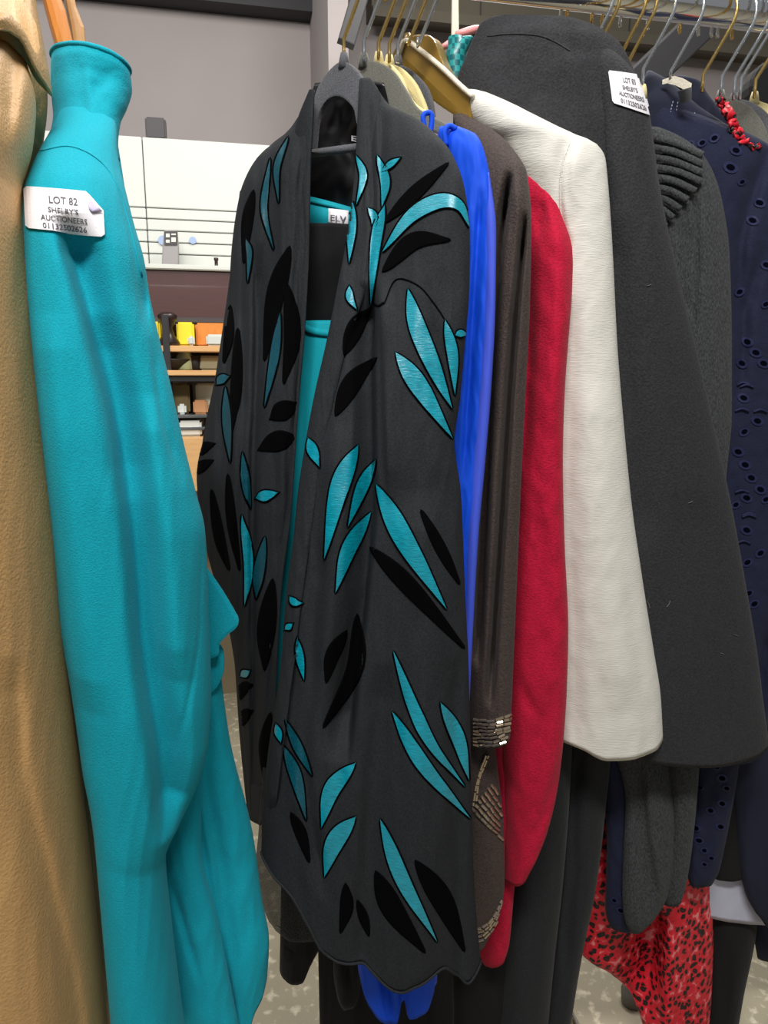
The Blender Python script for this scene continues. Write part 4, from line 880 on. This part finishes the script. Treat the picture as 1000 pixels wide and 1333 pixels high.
# --- navy broderie dress
g = garment('eyelet_jacket', 'navy broderie anglaise jacket with eyelet holes at the right edge', 'jacket', 970, 1200, 0.95)
ey = loft('sleeve', [(120, 836, 860, .99, .975, .010), (140, 836, 884, .985, .965, .02), (160, 838, 934, .98, .95, .03), (180, 840, 985, .975, .94, .036), (200, 842, 1015, .97, .935, .04), (240, 850, 1040, .965, .93, .042), (320, 870, 1055, .965, .93, .044), (500, 900, 1060, .965, .93, .044), (700, 915, 1060, .965, .93, .044), (860, 920, 1020, .965, .93, .04), (985, 905, 990, .965, .93, .03)],
     M['navy'], g, folds=[([(1000, 196), (978, 260), (962, 330), (960, 440)], 9, 9, .014), ([(990, 330), (968, 420), (962, 520)], 6, 10, .012), ([(1000, 800), (990, 880), (976, 960)], 10, 10, .016)], wrinkle=(.002, 44, 90, 71))
ec = loft('cuff_sleeve', [(960, 908, 966, .968, .95, .02), (1000, 906, 962, .968, .95, .022), (1060, 900, 952, .968, .95, .024), (1110, 895, 942, .968, .95, .022), (1135, 894, 936, .968, .95, .02), (1150, 898, 928, .968, .95, .012)], M['navy'], g, folds=[([(930, 1000), (918, 1100), (910, 1145)], 6, 8, .005)], wrinkle=(.0025, 24, 40, 72))
ed = loft('other_cuff', [(960, 780, 850, .975, .96, .02), (1100, 790, 850, .975, .96, .024), (1180, 788, 850, .975, .96, .024), (1200, 792, 842, .975, .96, .02), (1208, 800, 830, .975, .96, .012)], M['navy'], g, wrinkle=(.002, 30, 50, 73))
def eyelet(px, py, r, target, ang=0.4, el=1.4):
    r *= 0.78
    rings = []
    for rr in (0.5, .9, 1.15, 1.6):
        rings.append([[px + r * rr * el * math.cos(t * .5236) * math.cos(ang) - r * rr * math.sin(t * .5236) * math.sin(ang), py + r * rr * el * math.cos(t * .5236) * math.sin(ang) + r * rr * math.sin(t * .5236) * math.cos(ang)] for t in range(13)])
    grid = [list(x) for x in zip(*([[[px, py]] * 13] + rings))]
    patch('eyelet', grid, target, [M['navy_thread'], M['navy_hole']], target, .0009, .0004, [1, 1, 0, 0], walls=False)
for (x, y, r) in [(898, 188, 4), (914, 186, 4), (930, 180, 4.5), (958, 196, 5), (951, 218, 6), (966, 237, 3.5), (989, 264, 5), (980, 287, 5), (963, 380, 4.5), (998, 345, 5), (997, 396, 4), (973, 445, 5), (984, 459, 5), (966, 473, 5), (994, 473, 5), (968, 518, 5), (986, 548, 5), (969, 562, 4.5), (961, 588, 5), (970, 605, 5), (978, 622, 5), (990, 637, 5), (972, 648, 5), (997, 650, 4), (958, 657, 4), (972, 690, 5), (973, 732, 4.5), (990, 720, 4.5), (975, 772, 4), (982, 786, 4.5)]:
    eyelet(x, y, r, ey, -0.5 if r < 5 else .35)
for (x, y, r) in [(933, 998, 4), (940, 1013, 4.5), (946, 1026, 3.5), (940, 1046, 4), (925, 1055, 4), (912, 1025, 3), (938, 1076, 4), (906, 1078, 4), (910, 1094, 4), (917, 1107, 3.5), (926, 1117, 3), (917, 1125, 3)]: eyelet(x, y, r, ec, .3)
for (x, y, r) in [(812, 1165, 4), (808, 1185, 3.5), (800, 1172, 3)]: eyelet(x, y, r, ed, .5)
# scalloped stitch ridges
for (x, y) in [(968, 500), (972, 503), (966, 534), (990, 535), (966, 640), (975, 670), (968, 706), (975, 672)]:
    seam([(x - 9, y + 1), (x, y - 2), (x + 9, y + 1)], ey, 2.4, M['navy_thread'], .002, 'stitch_ridge')
# --- navy tailored jacket behind
g = garment('navy_jacket', 'navy twill jacket with pale topstitched collar, behind the eyelet one', 'jacket', 980, 1200, 1.0)
nl = loft('collar', [(94, 842, 850, .985, .98, .006), (104, 838, 868, .98, .97, .012), (120, 836, 888, .975, .96, .016), (140, 836, 912, .97, .955, .02), (165, 836, 950, .97, .95, .02), (200, 836, 1000, .975, .96, .018)], M['navy_twill'], g, dpx=2.5, dpy=3, inner=False)
nj = loft('lapel', [(100, 868, 896, 1.0, .985, .006), (106, 872, 912, 1.0, .98, .012), (120, 886, 920, 1.0, .978, .014), (140, 890, 936, 1.0, .975, .018), (165, 896, 962, 1.0, .972, .02), (195, 900, 1000, 1.0, .97, .02)], M['navy_twill'], g, dpx=2.5, dpy=3, inner=False)
loft('body', [(190, 900, 1080, 1.03, .99, .02), (600, 920, 1090, 1.03, .99, .03), (985, 950, 1090, 1.02, .99, .03), (1080, 958, 1090, 1.02, .985, .034), (1130, 962, 1090, 1.02, .985, .034), (1180, 972, 1090, 1.02, .985, .03), (1206, 986, 1090, 1.02, .985, .02)], M['navy_twill'], g, hemwave=[(-1, -30), (-.6, 0), (1, 20)], wrinkle=(.002, 60, 200, 81))
loft('inner_panel', [(960, 940, 990, 1.03, 1.02, .012), (1100, 930, 990, 1.03, 1.02, .014), (1142, 928, 970, 1.03, 1.02, .012)], M['black_cloth'], g, wrinkle=(.002, 60, 200, 82))
for line in ([(876, 132), (873, 145), (873, 158)], [(882, 133), (880, 146), (878, 158)], [(904, 147), (902, 158), (900, 168)]):
    for i in range(6):
        a, b = bez(line, i / 6), bez(line, i / 6 + .1); seam([a, b], nl, 1.0, M['white_thread'], .0016, 'stitch')
# --- red leopard dress
g = garment('leopard_dress', 'red and black leopard print dress hanging low on the right', 'dress', 860, 1333, 1.0)
loft('skirt', [(900, 740, 930, 1.08, 1.05, .03), (1100, 748, 925, 1.08, 1.05, .04), (1160, 752, 926, 1.08, 1.05, .045), (1230, 753, 929, 1.08, 1.05, .045), (1262, 790, 928, 1.08, 1.05, .045), (1290, 820, 927, 1.08, 1.05, .045), (1333, 838, 924, 1.08, 1.05, .045), (1400, 860, 920, 1.08, 1.05, .045)], M['leopard'], g, folds=[([(852, 1160), (846, 1230), (840, 1300)], 34, 14, .05), ([(880, 1150), (872, 1220), (868, 1400)], 8, 20, -.014)], wrinkle=(.004, 40, 90, 91))
rf = random.Random(5)
npts = spline([(936, 128), (944, 142), (953, 158), (958, 172), (966, 184), (985, 194)], 8); verts, faces = [], []
rows = []
for i, (x, y) in enumerate(npts):
    rows.append([at(x + dx + rf.uniform(-2, 2), y - dx * .5 + rf.uniform(-2, 2), .866 + rf.uniform(-.005, .005)) for dx in (-5, -1.5, 2, 6)])
for r_ in rows: verts += r_
for i in range(len(rows) - 1):
    for j in range(3): faces.append((i * 4 + j, i * 4 + j + 1, i * 4 + 5 + j, i * 4 + 4 + j))
o = link('neck_ruffle', mesh(verts, faces), M['leopard'], g); sm = o.modifiers.new('thick', 'SOLIDIFY'); sm.thickness = .003
# --- pale shirt hem and black trousers at the right
g = garment('pale_shirt', 'pale lilac cotton shirt hem under the navy jacket', 'shirt', 950, 1200, 1.03)
loft('hem', [(1000, 895, 1080, 1.06, 1.04, .014), (1120, 895, 1080, 1.06, 1.04, .018), (1165, 894, 1080, 1.06, 1.04, .018), (1188, 898, 1080, 1.06, 1.04, .016)], M['lilac'], g, hemwave=[(-1, -14), (-.75, 2), (-.3, 12), (.1, 18), (1, 26)], wrinkle=(.0015, 80, 120, 95))
g = garment('dark_trousers', 'plain black trousers at the right edge beside the leopard dress', 'trousers', 950, 1333, 1.1)
loft('leg', [(1000, 915, 990, 1.10, 1.08, .03), (1200, 925, 986, 1.10, 1.08, .034), (1300, 920, 968, 1.10, 1.08, .034), (1420, 915, 948, 1.10, 1.08, .034)], M['black_cloth'], g, folds=[([(950, 1200), (944, 1330)], 10, 10, .006)], wrinkle=(.0015, 40, 200, 96))
loft('leg', [(1000, 975, 1080, 1.12, 1.10, .03), (1220, 982, 1080, 1.12, 1.10, .03), (1246, 986, 1080, 1.12, 1.10, .02)], M['navy_twill'], g, wrinkle=(.0015, 40, 200, 97))
